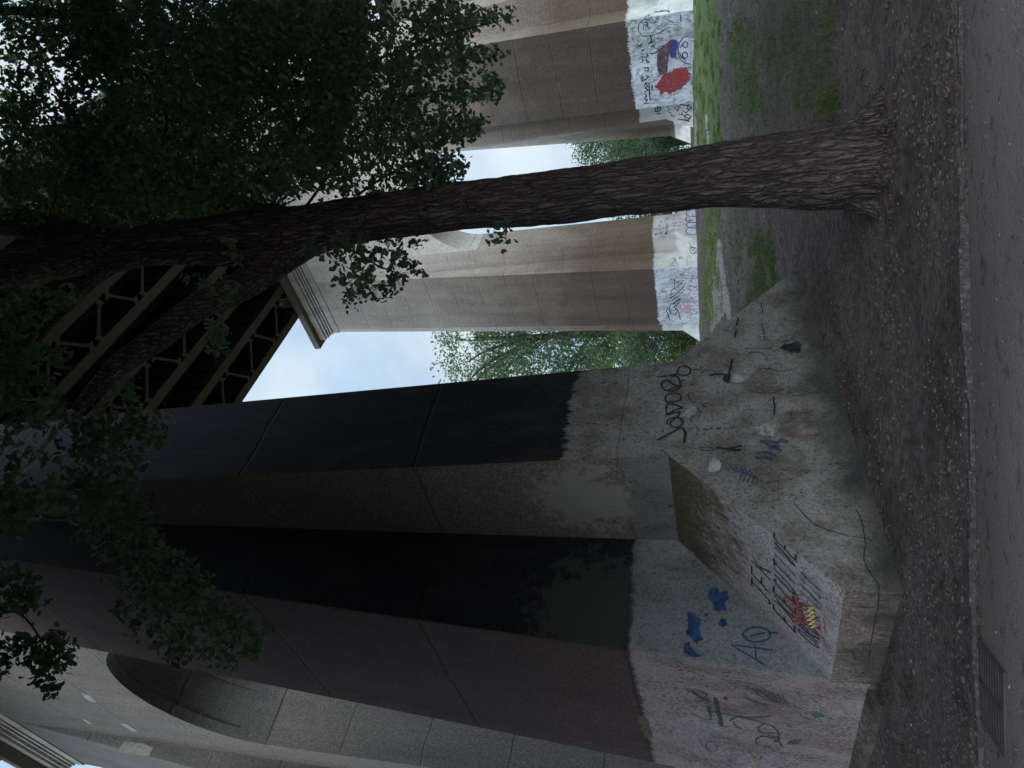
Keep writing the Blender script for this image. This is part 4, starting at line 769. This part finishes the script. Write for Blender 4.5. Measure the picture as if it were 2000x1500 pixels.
# path in front, with its edging and the drain
mb = MB(); k = 60
for i in range(k):
    x0, x1 = -30+i, -29+i
    for (ya, yb) in ((-8, 0), (0, 3), (3, None)):
        e0 = 5.585-.02*x0 if yb is None else yb; e1 = 5.585-.02*x1 if yb is None else yb
        mb.face([(x0, ya, -.045), (x1, ya, -.045), (x1, e1, -.045), (x0, e0, -.045)])
mb.obj('path', [M['path']], kind='structure')
mb = MB(); x = -30.
while x < 30:
    x1 = x+.12; w = .05+.025*noise.noise((x*1.3, 3, 0)); hz = .001+.034*noise.noise((x*.9, 0, 0))+.016*noise.noise((x*4, 7, 0))
    if x > 1.6: hz -= min(.05, (x-1.6)*.03)
    y0 = 5.59-.02*x; y1 = 5.59-.02*x1
    mb.hexa([(x, y0, -.2), (x1, y1, -.2), (x1, y1+w, -.2), (x, y0+w, -.2), (x, y0, hz), (x1, y1, hz), (x1, y1+w, hz+.004), (x, y0+w, hz+.004)]); x = x1+.0005
mb.obj('kerb', [M['kerb']], kind='structure')
def ground_strip(name, pts, w, h, mat, label=None):
    mb = MB(); P = [on_ground(*q) for q in pts]
    for a, b in zip(P, P[1:]):
        k = max(1, int((b-a).length/.6)); d = (b-a); d.z = 0; s = Vector((-d.y, d.x, 0)).normalized()*w/2
        for i in range(k):
            p, q = a.lerp(b, i/k), a.lerp(b, (i+.97)/k); p.z = tz(p.x, p.y); q.z = tz(q.x, q.y)
            dz = lambda v, z: (v.x, v.y, v.z+z)
            hh = h*random.uniform(.7, 1.1)
            mb.hexa([dz(p-s, -.2), dz(q-s, -.2), dz(q+s, -.2), dz(p+s, -.2), dz(p-s, hh), dz(q-s, hh), dz(q+s, hh), dz(p+s, hh)])
    o = mb.obj(name, [mat], kind='structure'); return o
M['kerb2'] = concrete('pale_kerb_concrete', (.26, .25, .245), None, joints=9)
ground_strip('kerb', [(1430, 650), (1427, 618), (1418, 560), (1406, 470)], .2, .10, M['kerb2'])
ground_strip('kerb', [(1389, 300), (1388, 291), (1384, 258), (1381, 228)], .22, .07, M['kerb2'])
# drain grate
def onpath(x, y):
    d = rayl(x, y); return EYEP+d*((-.04-EYE)/d.z)
gq = [onpath(1914, 1258), onpath(1960, 1308), onpath(1963, 1478), onpath(1915, 1392)]
ctr = sum(gq, Vector())/4
DG = empty('drain_grate', (ctr.x, ctr.y, -.05), 'rusty iron storm drain grate with long slots beside the kerb', 'drain grate')
ex = ((gq[1]-gq[0])+(gq[2]-gq[3]))/2; ey = ((gq[3]-gq[0])+(gq[2]-gq[1]))/2
def gp(a, b, z): p = ctr+ex*(a-.5)+ey*(b-.5); return (p.x, p.y, z)
mb = MB()
def gbox(a0, a1, b0, b1, z0, z1): mb.hexa([gp(a0, b0, z0), gp(a1, b0, z0), gp(a1, b1, z0), gp(a0, b1, z0), gp(a0, b0, z1), gp(a1, b0, z1), gp(a1, b1, z1), gp(a0, b1, z1)])
gbox(-.06, .0, -.03, 1.03, -.06, -.028); gbox(1., 1.06, -.03, 1.03, -.06, -.028); gbox(0, 1, -.03, 0.02, -.06, -.028); gbox(0, 1, .98, 1.03, -.06, -.028); gbox(0, 1, .47, .53, -.06, -.027)
o = mb.obj('frame', [M['iron']], DG); fix_normals(o); mb = MB(); 
for i in range(9):
    a = .03+i*.107; gbox(a, a+.062, .02, .98, -.06, -.030)
o = mb.obj('bars', [M['iron']], DG); fix_normals(o); mb = MB(); mb.face([gp(0, 0, -.0435), gp(1, 0, -.0435), gp(1, 1, -.0435), gp(0, 1, -.0435)]); mb.obj('pit', [M['hole']], DG)  # flat black sheet between the bars, the pit's shade put into its colour
# grass blades
def blades(polys, dens_list, hmin, hmax, w, mats, name):
    sets = []; vs = []
    for (poly, thr), cnt in zip(polys, dens_list):
        xs_ = [p[0] for p in poly]; ys_ = [p[1] for p in poly]; k = 0; tr = 0
        while k < cnt and tr < cnt*12:
            tr += 1; x = random.uniform(min(xs_), max(xs_)); y = random.uniform(min(ys_), max(ys_))
            if random.random() > soft(poly, x, y): continue
            P = on_ground(x, y)
            if P is None or noise.noise((P.x*1.7, P.y*1.7, 9))+.5*noise.noise((P.x*5, P.y*5, 9)) < thr: continue
            k += 1
            for q in range(5):
                t = (P-EYEP).length; sc = 1.; b = P+Vector((random.gauss(0, .05), random.gauss(0, .05)*(1+t*.03), -.01)); h = random.uniform(hmin, hmax)*sc; ww = w*(.5+t*.06); a = random.uniform(0, 6.28)
                dx = Vector((math.cos(a), math.sin(a), 0))*ww/2; ln = Vector((random.gauss(0, .4)*h, random.gauss(0, .4)*h, 0))
                vs.append([b-dx, b+dx, b+ln*.4+dx*.7+Vector((0, 0, h*.6)), b+ln+Vector((0, 0, h)), b+ln*.4-dx*.7+Vector((0, 0, h*.6))])
    arr = np.array([[tuple(p) for p in q] for q in vs]).reshape(-1, 3); return (arr, 5, len(vs))
CNT = [3600, 1500, 700, 1000, 200, 120, 300, 250, 150, 900, 300]
PL = [(p, th) for p, g, th in TURF]
gb = blades(PL[:2], CNT[:2], .04, .11, .007, None, 'grass'); gd = blades(PL[2:], CNT[2:], .03, .09, .006, None, 'grass')
M['grass_dull'] = leafmat('grass_blade_dull', (.048, .078, .024), (.10, .135, .045), .28)
leaf_obj('grass', [(gb, 0), (gd, 1)], [M['grass'], M['grass_dull']], None, 'stuff')
wd = blades([([(1700, 1335), (1728, 1322), (1745, 1345), (1738, 1372), (1705, 1370)], -2), ([(1760, 1328), (1790, 1328), (1795, 1358), (1770, 1362)], -2), ([(1758, 1452), (1782, 1455), (1782, 1485), (1762, 1480)], -2), ([(1715, 1270), (1750, 1262), (1752, 1290), (1725, 1292)], -2)], [60, 22, 14, 26], .025, .075, .008, None, 'weeds')
leaf_obj('weeds', [(wd, 0)], [M['weed']], None, 'stuff')
# clods, pebbles, twigs and scraps lying on the dirt
def rock(P, r, out, sx=1.):
    a = random.uniform(0, 6.28); c, s = math.cos(a), math.sin(a); b = len(out.v)
    ring = [(math.cos(t), math.sin(t)) for t in (0, 1.05, 2.1, 3.14, 4.2, 5.25)]
    for (x, y) in ring: k = random.uniform(.75, 1.2)*r; out.v.append((P.x+(x*c*sx-y*s)*k, P.y+(x*s*sx+y*c)*k, P.z-.2*r))
    for (x, y) in ring: k = random.uniform(.4, .8)*r; out.v.append((P.x+(x*c*sx-y*s)*k, P.y+(x*s*sx+y*c)*k, P.z+r*random.uniform(.35, .6)))
    for i in range(6):
        j = (i+1) % 6; out.f.append((b+i, b+j, b+6+j, b+6+i)); out.i.append(0)
    out.f.append(tuple(b+6+i for i in range(6))); out.i.append(0)
def scatter_xy():
    while True:
        y = 4.6+abs(random.gauss(0, 1))*7; x = random.uniform(-.62, .62)*y*1.15
        if y < 24: break
    q = Vector((x, y, tz(x, y)))
    if y < 5.6-.02*x: q.z = -.045
    return q
mb = MB(); mp = MB()
for i in range(15000):
    P = scatter_xy(); onp = P.y < 5.55
    if onp and random.random() < .75: continue
    if noise.noise((P.x*1.1, P.y*1.1, 4)) < -.15: continue
    rock(P, random.uniform(.006, .020)*(.6+P.y*.05)*(1 if random.random() < .93 else 1.9)*(.7 if onp else 1), mb, random.uniform(.8, 1.6))
for i in range(420): rock(scatter_xy(), random.uniform(.005, .011), mp, random.uniform(.8, 1.8))
mb.obj('gravel', [M['stone']], kind='stuff'); mp.obj('pebbles', [M['stone2']], kind='stuff')
mt = MB(); mtp = MB(); ml = MB()
def stick(out, P, ln, r):
    if P.y < 5.6:
        if random.random() < .85: return
        ln *= .5; r *= .6
    a = random.uniform(0, 6.28); d = Vector((math.cos(a), math.sin(a), 0)); p = P-d*ln/2; k = random.gauss(0, .05)
    nrm_ = Vector((-d.y, d.x, 0)); pts = []
    for i in range(4):
        q = p+d*ln*i/3+nrm_*k*ln*math.sin(i); q.z = tz(q.x, q.y)+r*1.1+.004 if q.y > 5.6 else -.045+r*1.1; pts.append(q)
    b = len(out.v)
    for q in pts:
        for j in range(4): t = j*1.5708; out.v.append(tuple(q+nrm_*math.cos(t)*r+Vector((0, 0, math.sin(t)*r))))
    for i in range(3):
        for j in range(4): a0 = b+i*4+j; a1 = b+i*4+(j+1) % 4; out.f.append((a0, a1, a1+4, a0+4)); out.i.append(0)
for i in range(520): stick(mt, scatter_xy(), random.uniform(.05, .3), random.uniform(.0015, .006))
for i in range(90): stick(mtp, scatter_xy(), random.uniform(.03, .16), random.uniform(.0008, .0018))
for i in range(70): rock(scatter_xy(), random.uniform(.005, .010), ml, random.uniform(.6, 2))
mt.obj('twigs', [M['twig']], kind='stuff'); mtp.obj('straw', [M['twigpale']], kind='stuff'); ml.obj('litter', [M['litter']], kind='stuff')
# ------------------------------------------------------------------ sky, sun, camera
w = bpy.data.worlds.new('World'); SC.world = w; w.use_nodes = True; t = w.node_tree; t.nodes.clear()
LOBE = 4.5
out = t.nodes.new('ShaderNodeOutputWorld'); bg = t.nodes.new('ShaderNodeBackground'); bg.inputs[1].default_value = .1
sky = t.nodes.new('ShaderNodeTexSky'); sky.sky_type = 'NISHITA'; sky.sun_disc = False; SE, SR = math.radians(26), math.radians(176)
sky.sun_elevation = SE; sky.sun_rotation = SR; sky.air_density = 1.; sky.dust_density = 2.; sky.ozone_density = 1.5
tc = t.nodes.new('ShaderNodeTexCoord'); nz = t.nodes.new('ShaderNodeTexNoise'); nz.inputs['Scale'].default_value = 2.6; nz.inputs['Detail'].default_value = 6; nz.inputs['Roughness'].default_value = .55
t.links.new(tc.outputs['Generated'], nz.inputs['Vector']); mr = t.nodes.new('ShaderNodeMapRange'); mr.inputs[1].default_value = .36; mr.inputs[2].default_value = .62; mr.inputs[3].default_value = .75; mr.inputs[4].default_value = 1.
t.links.new(nz.outputs['Fac'], mr.inputs[0]); mx = t.nodes.new('ShaderNodeMix'); mx.data_type = 'RGBA'; t.links.new(mr.outputs[0], mx.inputs[0]); t.links.new(sky.outputs[0], mx.inputs[6]); mx.inputs[7].default_value = (1, 1, 1, 1)
cr = t.nodes.new('ShaderNodeMix'); cr.data_type = 'RGBA'; nz2 = t.nodes.new('ShaderNodeTexNoise'); nz2.inputs['Scale'].default_value = 4.2; nz2.inputs['Detail'].default_value = 7; t.links.new(tc.outputs['Generated'], nz2.inputs['Vector'])
mr2 = t.nodes.new('ShaderNodeMapRange'); mr2.inputs[1].default_value = .4; mr2.inputs[2].default_value = .62; t.links.new(nz2.outputs['Fac'], mr2.inputs[0]); t.links.new(mr2.outputs[0], cr.inputs[0]); cr.inputs[6].default_value = (5.4, 7.3, 9.3, 1); cr.inputs[7].default_value = (8.2, 9.3, 10.2, 1); t.links.new(cr.outputs[2], mx.inputs[7])
dt = t.nodes.new('ShaderNodeVectorMath'); dt.operation = 'DOT_PRODUCT'; t.links.new(tc.outputs['Generated'], dt.inputs[0]); dt.inputs[1].default_value = (math.sin(SR)*math.cos(SE), math.cos(SR)*math.cos(SE), math.sin(SE))
lb = t.nodes.new('ShaderNodeMapRange'); lb.interpolation_type = 'SMOOTHSTEP'; lb.inputs[1].default_value = -.05; lb.inputs[2].default_value = .95; lb.inputs[3].default_value = .1; lb.inputs[4].default_value = .1*LOBE; t.links.new(dt.outputs['Value'], lb.inputs[0]); t.links.new(lb.outputs[0], bg.inputs[1])
t.links.new(mx.outputs[2], bg.inputs[0]); t.links.new(bg.outputs[0], out.inputs[0])
sl = bpy.data.lights.new('sun', 'SUN'); sl.energy = 1.5; sl.angle = math.radians(30); sl.color = (1, .96, .9); so = bpy.data.objects.new('sun', sl); COL.objects.link(so)
sd = Vector((math.sin(SR)*math.cos(SE), math.cos(SR)*math.cos(SE), math.sin(SE))); so.rotation_euler = sd.to_track_quat('Z', 'Y').to_euler()
cam = bpy.data.cameras.new('camera'); co = bpy.data.objects.new('camera', cam); COL.objects.link(co); SC.camera = co
cam.sensor_fit = 'HORIZONTAL'; cam.sensor_width = 36; cam.lens = 36*F/2000; cam.clip_start = .05; cam.clip_end = 2000
X_, Y_, Z_ = -UPV, RIGHT, -FWD
co.matrix_world = Matrix(((X_.x, Y_.x, Z_.x, 0), (X_.y, Y_.y, Z_.y, 0), (X_.z, Y_.z, Z_.z, EYE), (0, 0, 0, 1)))
SC.view_settings.view_transform = 'Standard'; SC.view_settings.look = 'None'; SC.view_settings.exposure = 0; SC.view_settings.gamma = 1
SC.cycles.max_bounces = 6; SC.cycles.use_denoising = True
